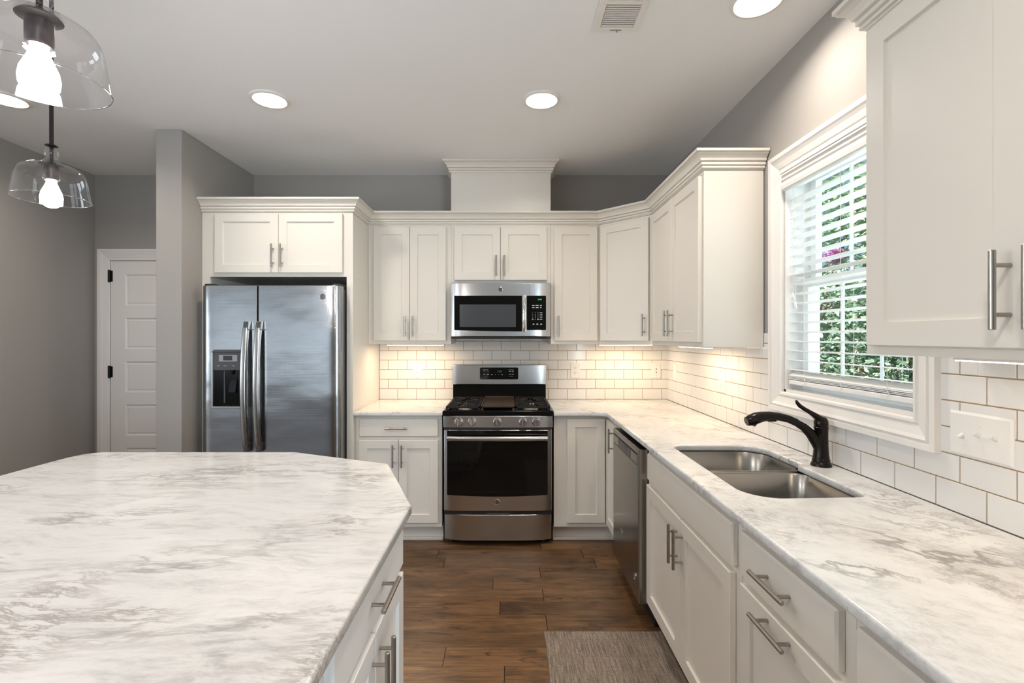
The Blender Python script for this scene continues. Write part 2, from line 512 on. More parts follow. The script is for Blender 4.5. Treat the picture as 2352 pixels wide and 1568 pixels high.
U_X, W_Y = (1, 0, 0), (0, -1, 0)
U_Y, W_X = (0, 1, 0), (-1, 0, 0)

# ------------------------------------------------------------------ the room
def struct(mb, name, m, label=None, **k):
    o = mb.build(name, m, **k); o['kind'] = 'structure'
    if label: o['label'] = label
    return o
YB, YF = D+.006, -4.5
XRW = XR+.006
XG = -7.6
struct(MB().box(XG-.2, XRW+.2, YF-.2, YB+.2, -.12, 0).box(XRW+.2, 4.4, YF-.2, -.6, -.12, 0), 'floor', 'floor', 'brown hand-scraped hardwood plank floor')
# ceiling slab, pierced where the cans sit is not needed: trims are surface mounted
struct(MB().box(XG-.2, XRW+.2, YF-.2, YB+.2, ZC, ZC+.25).box(XRW+.2, 4.4, YF-.2, -.45, ZC, ZC+.25), 'ceiling', 'ceiling', 'white painted ceiling')
struct(MB().box(XL-.15, XRW+.2, YB, YB+.15, 0, ZC), 'wall_back', 'wall', 'grey painted back wall')
struct(MB().box(XL-.15, XL, 2.35, YB, 0, ZC), 'wall_left', 'wall', 'grey painted left wall')
struct(MB().box(XG, XL-.15, 2.35, 2.50, 0, ZC), 'wall_left_return', 'wall')
mb = MB(); mb.box(XG-.15, XG, YF, -3.6, 0, ZC); mb.box(XG-.15, XG, -1.6, -.9, 0, ZC); mb.box(XG-.15, XG, 1.1, 2.5, 0, ZC)
for a, b in ((-3.6, -1.6), (-.9, 1.1)): mb.box(XG-.15, XG, a, b, 0, .4); mb.box(XG-.15, XG, a, b, 2.3, ZC)
struct(mb, 'wall_far_left', 'wall')
struct(MB().box(-2.249, -2.085, 3.04, YB, 0, ZC), 'wall_stub', 'wall', 'short grey wall beside the refrigerator', bevel=.004)
# right wall with the kitchen window opening
WY0, WY1, WZ0, WZ1 = 1.520, 2.252, 1.165, 2.195
mb = MB()
mb.box(XRW, XRW+.16, -.6, WY0, 0, ZC); mb.box(XRW, XRW+.16, WY1, YB, 0, ZC)
mb.box(XRW, XRW+.16, WY0, WY1, 0, WZ0); mb.box(XRW, XRW+.16, WY0, WY1, WZ1, ZC)
struct(mb, 'wall_right', 'wall', 'grey painted right wall around the window')
struct(MB().box(XRW+.16, 4.2, -.6, -.45, 0, ZC), 'wall_right_return', 'wall')
struct(MB().box(4.2, 4.35, YF, -.45, 0, ZC), 'wall_far_right', 'wall')
# rear wall with openings
mb = MB(); xs = XG
for a, b in REAR_WIN:
    mb.box(xs, a, YF-.15, YF, 0, ZC); mb.box(a, b, YF-.15, YF, 0, .4); mb.box(a, b, YF-.15, YF, 2.3, ZC); xs = b
mb.box(xs, 4.35, YF-.15, YF, 0, ZC)
struct(mb, 'wall_rear', 'wall')
for i, (a, b) in enumerate(REAR_WIN):
    fr = FR((0, YF-.06, 0), U_X, (0, 1, 0)); mb = MB()
    for (u0, u1, v0, v1) in ((a, a+.06, .4, 2.3), (b-.06, b, .4, 2.3), (a, b, .4, .46), (a, b, 2.24, 2.3), (a, b, 1.32, 1.37), ((a+b)/2-.02, (a+b)/2+.02, .4, 2.3)):
        fbox(mb, fr, u0, u1, v0, v1, 0, .04)
    w_ = struct(mb, 'window_%d' % (i+2), 'vinyl')
struct(MB().box(XL, XL+.014, 2.35, YB, 0, .13), 'baseboard_left', 'trim', bevel=.004)

# hallway door on the back wall
dr = tag(root('door_1', (-2.87, YB, 0), None, None), kind='structure')
dr['label'] = 'white five-panel interior door'
fr = FR((0, YB, 0), U_X, W_Y)
DX0, DX1, DZ = -3.250, -2.49, 2.047
mb = MB(); lo = [[fr.p(u, v, w) for u, v in ((DX0, .01), (DX1, .01), (DX1, DZ-.004), (DX0, DZ-.004))] for w in (.0, .012)]
# door leaf: stiles and rails as a grid with recessed panels
zz = [(.267, .52), (.62, .873), (.972, 1.224), (1.324, 1.579), (1.679, 1.934)]
mb = MB()
fbox(mb, fr, DX0+.004, DX0+.12, .01, DZ-.005, .001, .012); fbox(mb, fr, DX1-.12, DX1-.004, .01, DZ-.005, .001, .012)
prev = .01
for a, b in zz + [(DZ-.005, None)]:
    fbox(mb, fr, DX0+.12, DX1-.12, prev, a, .001, .012)
    if b is None: break
    mb.loft([rect_loop(fr, DX0+.12, DX1-.12, a, b, i, w) for i, w in ((0, .012), (.010, .003), (.018, .003), (.024, .008))], cap0=False)
    prev = b
mb.build('door_leaf', 'trim', dr)
for z in (.25, 1.14, 1.92):
    h = MB(); h.rod(fr.p(DX0-.004, z-.05, .018), fr.p(DX0-.004, z+.05, .018), .010, 12); fbox(h, fr, DX0, DX0+.02, z-.045, z+.045, .012, .0135)
    h.build('hinge', 'hinge', dr, smooth=40)
cs = sweep([(DX0-.004, 0), (DX0-.004, DZ), (DX1+.004, DZ), (DX1+.004, 0)], [(-o, h) for o, h in CASE], lambda a, b, h: fr.p(a, b, h))
cs.build('door_casing', 'trim', dr)

# backsplash tiles -------------------------------------------------
def tiles(name, fr, regions, u_even, u_odd, z0, label):
    """regions: list of (u0,u1,v0,v1); real tiles with tiny gaps, clipped to every region"""
    mb = MB(); TW, TH, G = .154, .0778, .0017
    A, B = min(q[0] for q in regions), max(q[1] for q in regions); HI = max(q[3] for q in regions)
    r = 0
    while z0+r*TH < HI:
        v0, v1 = (z0+r*TH+G if r else ZT+.001), z0+(r+1)*TH-G
        off = u_even if r % 2 == 0 else u_odd
        k = int(math.floor((A-off)/TW)) - 1
        while off+k*TW < B:
            u0, u1 = off+k*TW+G, off+(k+1)*TW-G
            pcs = sorted([max(u0, a), min(u1, b), max(v0, lo), min(v1, hi)] for (a, b, lo, hi) in regions if min(u1, b)-max(u0, a) > 1e-4 and min(v1, hi)-max(v0, lo) > 1e-4)
            out = []
            for p in pcs:
                if out and abs(out[-1][1]-p[0]) < 1e-4 and abs(out[-1][2]-p[2]) < 1e-4 and abs(out[-1][3]-p[3]) < 1e-4: out[-1][1] = p[1]
                else: out.append(p)
            for c0, c1, d0, d1 in out:
                if c1-c0 > .003 and d1-d0 > .002:
                    i = min(.0012, (c1-c0)/4, (d1-d0)/4)
                    mb.loft([rect_loop(fr, c0, c1, d0, d1, q, w) for q, w in ((0, .001), (0, .0048), (i, .006))])
            k += 1
        r += 1
    g = MB()
    for (a, b, lo, hi) in regions: fbox(g, fr, a, b, lo, hi, -.002, .0035)
    o = g.build(name, 'grout'); o['kind'] = 'structure'; o['label'] = label
    t_ = mb.build('tile_courses', 'tile', o)
    return o
TZ0 = .9234
fb = FR((0, YB, 0), U_X, W_Y)
tiles('backsplash_back', fb, [(-1.055, -.433, ZT, 1.372), (-.433, .318, ZT, 1.445), (.318, XR+.006, ZT, 1.372)], -.906, -.906+.077-.0, TZ0, 'white subway tile backsplash behind the range')
fr_r = FR((XRW, 0, 0), U_Y, W_X)
CY0, CY1, CZ0, CZ1 = 1.520-.090, 2.252+.090, 1.165-.084, 2.195+.087
tiles('backsplash_right', fr_r, [(2.418, D, ZT, 1.372), (CY1, 2.418, ZT, 1.441), (CY0, CY1, ZT, CZ0), (1.316, CY0, ZT, 1.441), (-.6, 1.316, ZT, 1.372)],
      3.756-.154*40, 3.756-.154*40+.077, TZ0, 'white subway tile backsplash along the right wall')

# ------------------------------------------------------------------ kitchen window
win = root('window_1', (XR, 1.886, 1.08), None, None); win['kind'] = 'structure'; win['label'] = 'white framed sash window over the sink'
case_path = [(WY0, WZ0), (WY1, WZ0), (WY1, WZ1), (WY0, WZ1)]
cs = sweep(case_path, CASE, lambda a, b, h: fr_r.p(a, b, h), closed=True)
cs.build('window_casing', 'trim', win)
mb = MB()   # jamb liner
for (y0, y1, z0, z1) in ((WY0-.001, WY0+.012, WZ0, WZ1), (WY1-.012, WY1+.001, WZ0, WZ1), (WY0, WY1, WZ0-.001, WZ0+.012), (WY0, WY1, WZ1-.012, WZ1+.001)):
    mb.box(XRW+.002, XRW+.162, y0, y1, z0, z1)
mb.build('window_jamb', 'trim', win)
a0, a1, b0, b1 = WY0+.012, WY1-.012, WZ0+.012, WZ1-.012
midz = 1.672
def sash(x, z0, z1, nm, rows):
    fr = FR((x, 0, 0), U_Y, W_X); mb = MB(); s = .042
    fbox(mb, fr, a0, a0+s, z0, z1, 0, .03); fbox(mb, fr, a1-s, a1, z0, z1, 0, .03)
    fbox(mb, fr, a0+s, a1-s, z0, z0+s, 0, .03); fbox(mb, fr, a0+s, a1-s, z1-s, z1, 0, .03)
    w = (a1-a0-2*s)/3
    for k in (1, 2): fbox(mb, fr, a0+s+w*k-.005, a0+s+w*k+.005, z0+s, z1-s, .010, .020)
    for k in range(1, rows):
        zz_ = z0+s+(z1-z0-2*s)*k/rows; fbox(mb, fr, a0+s, a1-s, zz_-.005, zz_+.005, .010, .020)
    o = mb.build(nm, 'vinyl', win, bevel=.002)
    g = MB(); g.add([fr.p(a0+s, z0+s, .015), fr.p(a1-s, z0+s, .015), fr.p(a1-s, z1-s, .015), fr.p(a0+s, z1-s, .015)], [(0, 1, 2, 3)])
    g.build('pane', 'pane', o)
sash(XRW+.145, midz-.02, b1, 'upper_sash', 2)
sash(XRW+.110, b0, midz+.02, 'lower_sash', 1)

# blinds hanging in the window
bl = root('window_blind', (XR+.04, 1.886, 2.19), 'white horizontal slat blind hanging open inside the window frame', 'blind')
vy0, vy1 = WY0+.014, WY1-.014
v_ = sweep([(XR-.012, vy1), (XR-.012, vy0)], [(-.02, 0), (0, 0), (.006, .004), (.008, .020), (.004, .036), (-.004, .040), (-.004, .046), (.002, .048), (.002, .056), (-.004, .058), (-.002, .066), (.006, .068), (.006, .075), (.001, .077), (.008, .080), (.008, .088), (-.02, .088)],
           lambda a, b, h: (a, b, 2.106+h))
v_.build('valance', 'trim', bl)
MB().box(XR+.02, XR+.07, vy0, vy1, 2.125, 2.165).build('headrail', 'blind', bl)
zsl = [1.268+.0438*k for k in range(19)]
BXc = XR+.045
for z in zsl:
    mb = MB(); n = 6; top = []; bot = []
    tilt = -.10
    L = []
    for (yy) in (vy0+.003, vy1-.003):
        ring = []
        for i in range(n+1):
            q = -1+2*i/n; x = q*.0245; ring.append((BXc+x, yy, z+.0025*(1-q*q)+.0013+x*tilt))
        for i in range(n, -1, -1):
            q = -1+2*i/n; x = q*.0245; ring.append((BXc+x, yy, z+.0025*(1-q*q)-.0013+x*tilt))
        L.append(ring)
    mb.loft(L); mb.build('slat', 'blind', bl, smooth=50)
MB().box(BXc-.026, BXc+.026, vy0+.003, vy1-.003, 1.202, 1.222).build('bottom_rail', 'blind', bl, bevel=.003)
mb = MB()
for k, z in enumerate((1.226, 1.231, 1.236)): mb.box(BXc-.0245, BXc+.0245, vy0+.003, vy1-.003, z, z+.003)
mb.build('stacked_slats', 'blind', bl)
fr = FR((BXc-.02, 0, 0), U_Y, W_X)
mb = MB(); mb.loft([[(BXc-.022, vy0+.004, 1.240), (BXc-.028, vy0+.004, 1.243), (BXc+.010, vy0+.004, 1.263), (BXc+.014, vy0+.004, 1.260)],
                    [(BXc-.022, vy1-.004, 1.240), (BXc-.028, vy1-.004, 1.243), (BXc+.010, vy1-.004, 1.263), (BXc+.014, vy1-.004, 1.260)]])
mb.build('tilted_slat', 'blind', bl)
for yy in (vy0+.12, (vy0+vy1)/2, vy1-.12):
    mb = MB()
    for dx in (-.0265, .0265): mb.cyl((BXc+dx, yy, 1.22), (BXc+dx, yy, 2.125), .0009, n=6)
    mb.build('ladder_cord', 'cord', bl)
mb = MB(); yy = vy1-.06
mb.cyl((BXc-.030, yy, 1.58), (BXc-.030, yy, 2.12), .0010, n=6); mb.cyl((BXc-.033, yy+.012, 1.62), (BXc-.033, yy+.012, 2.12), .0010, n=6)
c_ = mb.build('pull_cord', 'cord', bl)
mb = MB()
for q, z0_ in ((0, 1.555), (1, 1.595)): mb.lathe([(.002, .03), (.006, .02), (.007, 0), (.004, -.004)], (BXc-.030-.003*q, yy+.012*q, z0_), 12)
mb.build('cord_tassel', 'cord', c_, smooth=50)
for yy in (vy0+.12, (vy0+vy1)/2, vy1-.12):     # loose loops at the bottom
    pts = [(BXc-.03, yy+.02*math.sin(2*PI*k/12)+.008, 1.222+.016*math.cos(2*PI*k/12)+.002) for k in range(12)]
    MB().tube(pts, [.0009]*12, 6).build('cord_loop', 'cord', bl)

# ------------------------------------------------------------------ upper cabinets
UZ0, UZ1 = 1.370, 2.268
YU = D-.303
fU = FR((0, YU, 0), U_X, W_Y)
fE = FR((.991, 0, 0), U_Y, W_X)
def upper_back(name, x0, x1, z0, doors, label, hz, hand):
    r = root(name, ((x0+x1)/2, D, z0), label, 'cabinet', 'white wall cabinets')
    MB().box(x0+.0005, x1-.0005, YU, D-.001, z0, UZ1).build('body', 'cab', r, bevel=.0015)
    for (a, b, dz), s in zip(doors, hand):
        d = shaker(fU, a, b, dz, 2.248, 'cab', r)
        pull(fU, (b-.029 if s > 0 else a+.029), hz, d)
    return r
upper_back('wall_cabinet', -1.057, -.433, UZ0, [(-1.015, -.743, 1.396), (-.740, -.470, 1.396)],
           'white two-door wall cabinet between the refrigerator and the microwave', 1.504, (1, -1))
upper_back('wall_cabinet', -.433, .318, 1.829, [(-.408, -.0625, 1.850), (-.0595, .287, 1.850)],
           'short white two-door wall cabinet directly above the microwave', 1.955, (1, -1))
upper_back('wall_cabinet', .318, .682, UZ0, [(.343, .666, 1.396)],
           'narrow white single-door wall cabinet just right of the microwave', 1.504, (-1,))
# diagonal corner cabinet
r = root('corner_wall_cabinet', (XR, D, UZ0), 'white wall cabinet set diagonally across the corner, single door', 'cabinet', 'white wall cabinets')
A = Vector((.683, YU, 0)); B = Vector((.991, 3.287, 0)); u = (B-A).normalized(); w = Vector((u.y, -u.x, 0))
MB().prism([(.683, D-.001), (.683, YU), (.991, 3.287), (XR-.001, 3.287), (XR-.001, D-.001)], UZ0, UZ1).build('body', 'cab', r, bevel=.0015)
fD = FR(A, u, w); Ld = (B-A).length
d = shaker(fD, .022, Ld-.020, 1.396, 2.248, 'cab', r); pull(fD, Ld-.048, 1.506, d)
# right wall cabinet before the window
r = root('wall_cabinet', (XR, 2.85, UZ0), 'white two-door wall cabinet on the right wall, its bright end panel beside the window', 'cabinet', 'white wall cabinets')
MB().box(.991, XR-.001, 2.418, 3.286, UZ0, UZ1).build('body', 'cab', r, bevel=.0015)
d = shaker(fE, 2.440, 2.8455, 1.396, 2.248, 'cab', r); pull(fE, 2.815, 1.504, d)
d = shaker(fE, 2.8485, 3.255, 1.396, 2.248, 'cab', r); pull(fE, 2.878, 1.504, d)
# near right wall cabinet
r = root('wall_cabinet', (XR, .8, UZ0), 'large near white wall cabinet at the right edge of the view, right of the window', 'cabinet', 'white wall cabinets')
MB().box(.991, XR-.001, .478, 1.318, UZ0+.004, UZ1).build('body', 'cab', r, bevel=.0015)
d = shaker(fE, .895, 1.296, 1.398, 2.248, 'cab', r, rail=.060); pull(fE, .923, 1.511, d)
d = shaker(fE, .500, .892, 1.398, 2.248, 'cab', r, rail=.060); pull(fE, .863, 1.511, d)
cr = sweep([(XR, 1.318), (.991, 1.318), (.991, .478), (XR, .478)], CROWN, lambda a, b, h: (a, b, UZ1-.001+h))
cr.build('crown_molding', 'cab', r)

# chimney box above the microwave cabinet
r = root('hood_chimney', (-.0575, D, UZ1), 'white boxed chase rising from the cabinets to the ceiling above the microwave', 'cabinet')
MB().box(-.433, .318, YU+.0005, D, UZ1+.0005, ZC-.002).build('body', 'cab', r, bevel=.0015)
sweep([(-.433, D), (-.433, YU), (.318, YU), (.318, D)], CROWN, lambda a, b, h: (a, b, ZC-.0915+h)).build('crown_molding', 'cab', r)

# long crown along the run
YFC = 3.242
cr = sweep([(-2.083, YFC), (-1.057, YFC), (-1.057, YU), (.682, YU), (.991, 3.287), (.991, 2.418), (XR, 2.418)], CROWN, lambda a, b, h: (a, b, UZ1+.001+h))
o = cr.build('crown_molding', 'cab'); tag(o, 'long white stepped crown molding along the tops of the refrigerator surround and wall cabinets', 'molding')

# refrigerator surround
r = root('refrigerator_cabinet', (-1.57, D, 0), 'white two-door cabinet over the refrigerator with full-height side panels', 'cabinet')
MB().box(-2.084, -1.0575, YFC, D, 1.831, UZ1).build('body', 'cab', r, bevel=.0015)
MB().box(-2.084, -2.030, YFC, D, 0, 1.831).build('side_panel', 'cab', r, bevel=.001)
MB().box(-1.101, -1.0575, YFC, D, 0, 1.831).build('side_panel', 'cab', r, bevel=.001)
fF = FR((0, YFC, 0), U_X, W_Y)
for a, b, hx in ((-1.989, -1.5585, -1.588), (-1.5555, -1.124, -1.528)):
    d = shaker(fF, a, b, 1.857, 2.258, 'cab', r, rail=.055); pull(fF, hx, 1.970, d)

# ------------------------------------------------------------------ refrigerator
def curved_front(x0, x1, z0, z1, yf, depth, ends, power=6, n=24, flatl=False, flatr=False):
    """slab whose front (towards -y) rolls back at its two ends"""
    mb = MB(); ring0 = []; ring1 = []
    pts = []
    for i in range(n+1):
        q = -1+2*i/n
        q = math.copysign(abs(q)**.6, q)
        e = abs(q)**power
        if (q < 0 and flatl) or (q > 0 and flatr): e = 0
        pts.append((x0+(x1-x0)*(q+1)/2, yf+ends*e))
    pts += [(x1, yf+depth), (x0, yf+depth)]
    mb.loft([[(x, y, z0) for x, y in pts], [(x, y, z1) for x, y in pts]])
    return mb
f = root('refrigerator', (-1.56, 3.5, 0), 'stainless side-by-side refrigerator with ice and water dispenser', 'refrigerator')
FY = 3.127
MB().box(-2.012, -1.108, 3.205, D-.02, .0, 1.745).build('body', 'greypl', f, bevel=.004)
fd = curved_front(-2.012, -1.650, .06, 1.762, FY, .072, .012, 10, flatr=True)
ld = fd.build('door', 'steelv', f, bevel=.004, smooth=35); tag(ld, 'left freezer door with dispenser')
rd = curved_front(-1.642, -1.106, .06, 1.762, FY, .072, .022, 14, flatl=True).build('door', 'steelv', f, bevel=.004, smooth=35)
mb = MB(); mb.box(-1.6495, -1.6425, 3.15, 3.21, .06, 1.755); mb.box(-2.005, -1.115, 3.199, 3.206, .03, 1.75); mb.build('door_gasket', 'blackm', f)
for a, b in ((-2.010, -1.955), (-1.165, -1.110)): MB().box(a, b, 3.15, 3.27, 1.745, 1.775).build('hinge_cover', 'blackm', f, bevel=.006)
for px, dd in ((-1.704, ld), (-1.622, rd)):
    # flat bowed bar handle
    mb = MB(); L = []
    n = 22
    for i in range(n+1):
        q = i/n; z = .677+(1.525-.677)*q; s_ = 1-(2*q-1)**2
        y0 = FY-.030-.032*s_**.7; w_ = .017
        dx = -.010*s_**.8
        L.append([(px+dx-w_, y0+.004, z), (px+dx-w_*.7, y0, z), (px+dx+w_*.7, y0, z), (px+dx+w_, y0+.004, z), (px+dx+w_, y0+.026, z), (px+dx-w_, y0+.026, z)])
    mb.loft(L)
    h = mb.build('handle', 'steelh', dd, smooth=40)
    for za, zb in ((1.465, 1.520), (.682, .735)): MB().box(px-.012, px+.014, FY-.040, FY+.002, za, zb).build('handle_mount', 'greypl', h, bevel=.003)
# dispenser
fr = FR((0, FY, 0), U_X, W_Y)
dz0, dz1, dx0, dx1 = .958, 1.336, -1.946, -1.728
mb = MB()
fbox(mb, fr, dx0, dx0+.012, dz0, dz1-.01, -.002, .010); fbox(mb, fr, dx1-.008, dx1, dz0, dz1-.01, -.002, .010)
fbox(mb, fr, dx0, dx1, dz0, dz0+.012, -.002, .014)
b_ = mb.build('dispenser', 'steel', f, bevel=.003)
mb = MB(); fbox(mb, fr, dx0+.008, dx1-.006, 1.205, 1.330, 0, .006)
mb.loft([[fr.p(dx0+.004, 1.322, 0), fr.p(dx1-.004, 1.322, 0), fr.p(dx1-.02, 1.340, 0), fr.p(dx0+.02, 1.340, 0)], [fr.p(dx0+.004, 1.322, .014), fr.p(dx1-.004, 1.322, .014), fr.p(dx1-.02, 1.340, .012), fr.p(dx0+.02, 1.340, .012)]])
mb.build('control_panel', 'greypl', b_, bevel=.002)
mb = MB(); fbox(mb, fr, dx0+.012, dx1-.008, .970, 1.205, 0, .0015); mb.build('dispenser_recess', 'black', b_)
mb = MB(); fbox(mb, fr, -1.895, -1.775, 1.262, 1.306, .006, .008); mb.build('display_surround', 'label', b_)
mb = MB(); fbox(mb, fr, -1.866, -1.808, 1.270, 1.300, .008, .009); mb.build('display_screen', 'glassb', b_)
for x in (-1.90, -1.855, -1.80): mb = MB(); fbox(mb, fr, x-.009, x+.009, 1.232, 1.236, .006, .0068); mb.build('panel_mark', 'label', b_)
mb = MB(); mb.cyl(fr.p(-1.82, 1.206, .010), fr.p(-1.82, 1.178, .010), .026, .018); mb.build('dispenser_chute', 'blackm', b_, smooth=40)
mb = MB(); mb.loft([[fr.p(-1.822, 1.145, .002), fr.p(-1.775, 1.148, .002), fr.p(-1.782, 1.060, .002), fr.p(-1.832, 1.060, .002)], [fr.p(-1.822, 1.145, .008), fr.p(-1.775, 1.148, .008), fr.p(-1.782, 1.060, .016), fr.p(-1.832, 1.060, .016)]])
mb.build('dispenser_paddle', 'black', b_, bevel=.002)
mb = MB(); fbox(mb, fr, -1.865, -1.855, .99, 1.20, .001, .006); mb.build('water_tube', 'greypl', b_, bevel=.002)
mb = MB()
for k in range(9): fbox(mb, fr, -1.87+k*.016, -1.862+k*.016, .972, .978, .001, .011)
mb.build('drip_grille', 'iron', b_)
emblem((-1.219, FY, 1.687), U_X, W_Y, .021, rd)

# ------------------------------------------------------------------ base cabinets
BZ0, BZ1 = .115, .884
YBF = D-.610; XBF = .688
fB = FR((0, YBF, 0), U_X, W_Y)
fR = FR((XBF, 0, 0), U_Y, W_X)
def toe(mb_args, parent, shoe_args):
    MB().box(*mb_args).build('toe_kick', 'cab', parent)
    MB().box(*shoe_args).build('shoe_molding', 'cab', parent, bevel=.005)
# left of the range
r = root('base_cabinet', (-.757, D, 0), 'white base cabinet left of the range with one wide drawer over two doors', 'cabinet', 'white base cabinets')
MB().box(-1.056, -.458, YBF, D-.001, BZ0, BZ1).build('body', 'cab', r, bevel=.0015)
toe((-1.056, -.458, YBF+.07, D-.1, 0, BZ0), r, (-1.056, -.458, YBF+.052, YBF+.07, 0, .022))
d = slab(fB, -1.026, -.483, .740, .862, 'cab', r); pull(fB, -.765, .799, d, vert=False)
d = shaker(fB, -1.026, -.7565, .148, .716, 'cab', r); pull(fB, -.787, .612, d)
d = shaker(fB, -.7535, -.483, .148, .716, 'cab', r); pull(fB, -.727, .612, d)
# corner
r = root('corner_base_cabinet', (XR, D, 0), 'white corner base cabinet right of the range with two tall doors meeting in the corner', 'cabinet', 'white base cabinets')
MB().prism([(.312, D-.001), (.312, YBF), (XBF, YBF), (XBF, 2.935), (XR-.001, 2.935), (XR-.001, D-.001)], BZ0, BZ1).build('body', 'cab', r, bevel=.0015)
MB().prism([(.312, D-.1), (.312, YBF+.07), (XBF+.07, YBF+.07), (XBF+.07, 2.935), (XR-.1, 2.935), (XR-.1, D-.1)], 0, BZ0).build('toe_kick', 'cab', r)
MB().box(.312, XBF+.07, YBF+.052, YBF+.07, 0, .022).build('shoe_molding', 'cab', r, bevel=.005)
shaker(fB, .402, .6615, .148, .862, 'cab', r)
d = shaker(fR, 2.965, YBF-.024, .148, .862, 'cab', r); pull(fR, 3.015, .765, d)
# sink base (open carcass)
r = root('sink_base_cabinet', (1.0, 1.87, 0), 'white sink base cabinet with a long false drawer front over two doors', 'cabinet', 'white base cabinets')
S0, S1 = 1.401, 2.338
mb = MB()
mb.box(XBF, XBF+.019, S0, S0+.04, BZ0, BZ1); mb.box(XBF, XBF+.019, S1-.04, S1, BZ0, BZ1); mb.box(XBF, XBF+.019, S0+.04, S1-.04, BZ1-.04, BZ1); mb.box(XBF, XBF+.019, S0+.04, S1-.04, BZ0, BZ0+.03)
mb.box(XBF, XBF+.019, S0+.04, S1-.04, .705, .75)
mb.box(XBF+.019, XR-.001, S0, S0+.018, BZ0, BZ1); mb.box(XBF+.019, XR-.001, S1-.018, S1, BZ0, BZ1); mb.box(XBF+.019, XR-.001, S0+.018, S1-.018, BZ0, BZ0+.018)
mb.build('body', 'cab', r)
toe((XBF+.07, XBF+.09, S0, S1, 0, BZ0), r, (XBF+.052, XBF+.07, S0, S1, 0, .022))
slab(fR, 1.428, 2.300, .736, .862, 'cab', r)
d = shaker(fR, 1.862, 2.310, .140, .710, 'cab', r); pull(fR, 1.888, .604, d)
d = shaker(fR, 1.440, 1.858, .140, .710, 'cab', r); pull(fR, 1.832, .604, d)
# pull-out cabinet
r = root('base_cabinet', (1.0, 1.17, 0), 'white base cabinet between sink and near cabinet, horizontal handles on drawer and pull-out door', 'cabinet', 'white base cabinets')
MB().box(XBF, XR-.001, .943, 1.400, BZ0, BZ1).build('body', 'cab', r, bevel=.0015)
toe((XBF+.07, XR-.1, .943, 1.400, 0, BZ0), r, (XBF+.052, XBF+.07, .943, 1.400, 0, .022))
d = slab(fR, .973, 1.378, .736, .862, 'cab', r); pull(fR, 1.181, .803, d, vert=False)
d = shaker(fR, .973, 1.378, .140, .712, 'cab', r); pull(fR, 1.181, .690, d, vert=False)
# nearest
r = root('base_cabinet', (1.0, .6, 0), 'nearest white base cabinet at the bottom right corner, mostly out of view', 'cabinet', 'white base cabinets')
MB().box(XBF, XR-.001, .10, .942, BZ0, BZ1).build('body', 'cab', r, bevel=.0015)
toe((XBF+.07, XR-.1, .10, .942, 0, BZ0), r, (XBF+.052, XBF+.07, .10, .942, 0, .022))
d = slab(fR, .13, .920, .736, .862, 'cab', r); pull(fR, .525, .803, d, vert=False)
d = shaker(fR, .13, .520, .140, .710, 'cab', r); pull(fR, .49, .604, d)
d = shaker(fR, .525, .920, .140, .710, 'cab', r); pull(fR, .555, .604, d)

# ------------------------------------------------------------------ dishwasher
r = root('dishwasher', (.95, 2.64, 0), 'stainless dishwasher built in between the corner cabinet and the sink cabinet', 'dishwasher')
MB().box(XBF+.012, XR-.05, 2.350, 2.925, .09, .862).build('tub', 'blackm', r)
DWX = .640
mb = MB(); fr = FR((XBF, 0, 0), U_Y, W_X)
door = MB(); th = XBF-DWX
# door shell with rounded near and far edges, inset pocket built as separate part
door.loft([[fr.p(uu, vv, w) for uu, vv in ((2.349, .105), (2.914, .105), (2.914, .868), (2.349, .868))] for w in (-.008, th-.004)] +
          [[fr.p(uu, vv, th) for uu, vv in ((2.353, .109), (2.910, .109), (2.910, .864), (2.353, .864))]])
dd = door.build('door', 'steeld', r, bevel=.002)
mb = MB(); mb.loft([rect_loop(fr, 2.372, 2.898, .785, .838, i, w) for i, w in ((0, th+.0002), (.003, th+.0014))]); pk = mb.build('control_pocket', 'steeld', dd)
mb = MB(); fbox(mb, fr, 2.378, 2.892, .836, .8385, th+.001, th+.004); fbox(mb, fr, 2.374, 2.896, .7835, .786, th+.001, th+.002); mb.build('pocket_lip', 'blackm', pk)
mb = MB(); fbox(mb, fr, 2.50, 2.76, .792, .832, th+.0012, th+.0025); mb.build('control_panel', 'greypl', pk)
mb = MB(); fbox(mb, fr, 2.585, 2.625, .797, .829, th+.0025, th+.0032); mb.build('display_screen', 'glassb', pk)
mb = MB(); fbox(mb, fr, 2.762, 2.766, .790, .834, th+.0012, th+.004); mb.build('panel_bar', 'chrome', pk)
mb = MB(); fbox(mb, fr, 2.655, 2.715, .318, .338, th, th+.002); mb.build('name_badge', 'chrome', dd, bevel=.001)
emblem((DWX-.0002, 2.405, .215), U_Y, W_X, .018, dd)
MB().box(XBF+.03, XBF+.05, 2.34, 2.93, 0, .10).build('toe_kick', 'blackm', r)

# ------------------------------------------------------------------ countertops
def fill_slab(name, outer, holes, z0, z1, m, label, cat='countertop', bv=.007):
    cu = bpy.data.curves.new(name, 'CURVE'); cu.dimensions = '2D'; cu.fill_mode = 'BOTH'
    for loop in [outer]+holes:
        sp = cu.splines.new('POLY'); sp.points.add(len(loop)-1)
        for q, (x, y) in zip(sp.points, loop): q.co = (x, y, 0, 1)
        sp.use_cyclic_u = True
    cu.extrude = (z1-z0)/2-bv; cu.bevel_depth = bv; cu.bevel_resolution = 3
    o = bpy.data.objects.new(name, cu); COL.objects.link(o)
    me = bpy.data.meshes.new_from_object(o.evaluated_get(bpy.context.evaluated_depsgraph_get()))
    bpy.data.objects.remove(o)
    me.transform(Matrix.Translation((0, 0, (z0+z1)/2)))
    me.materials.clear(); me.materials.append(M[m])
    for p in me.polygons: p.use_smooth = True
    me.set_sharp_from_angle(angle=math.radians(35))
    ob = bpy.data.objects.new(name, me); COL.objects.link(ob)
    WORLD[ob.name] = Vector()
    tag(ob, label, cat)
    return ob
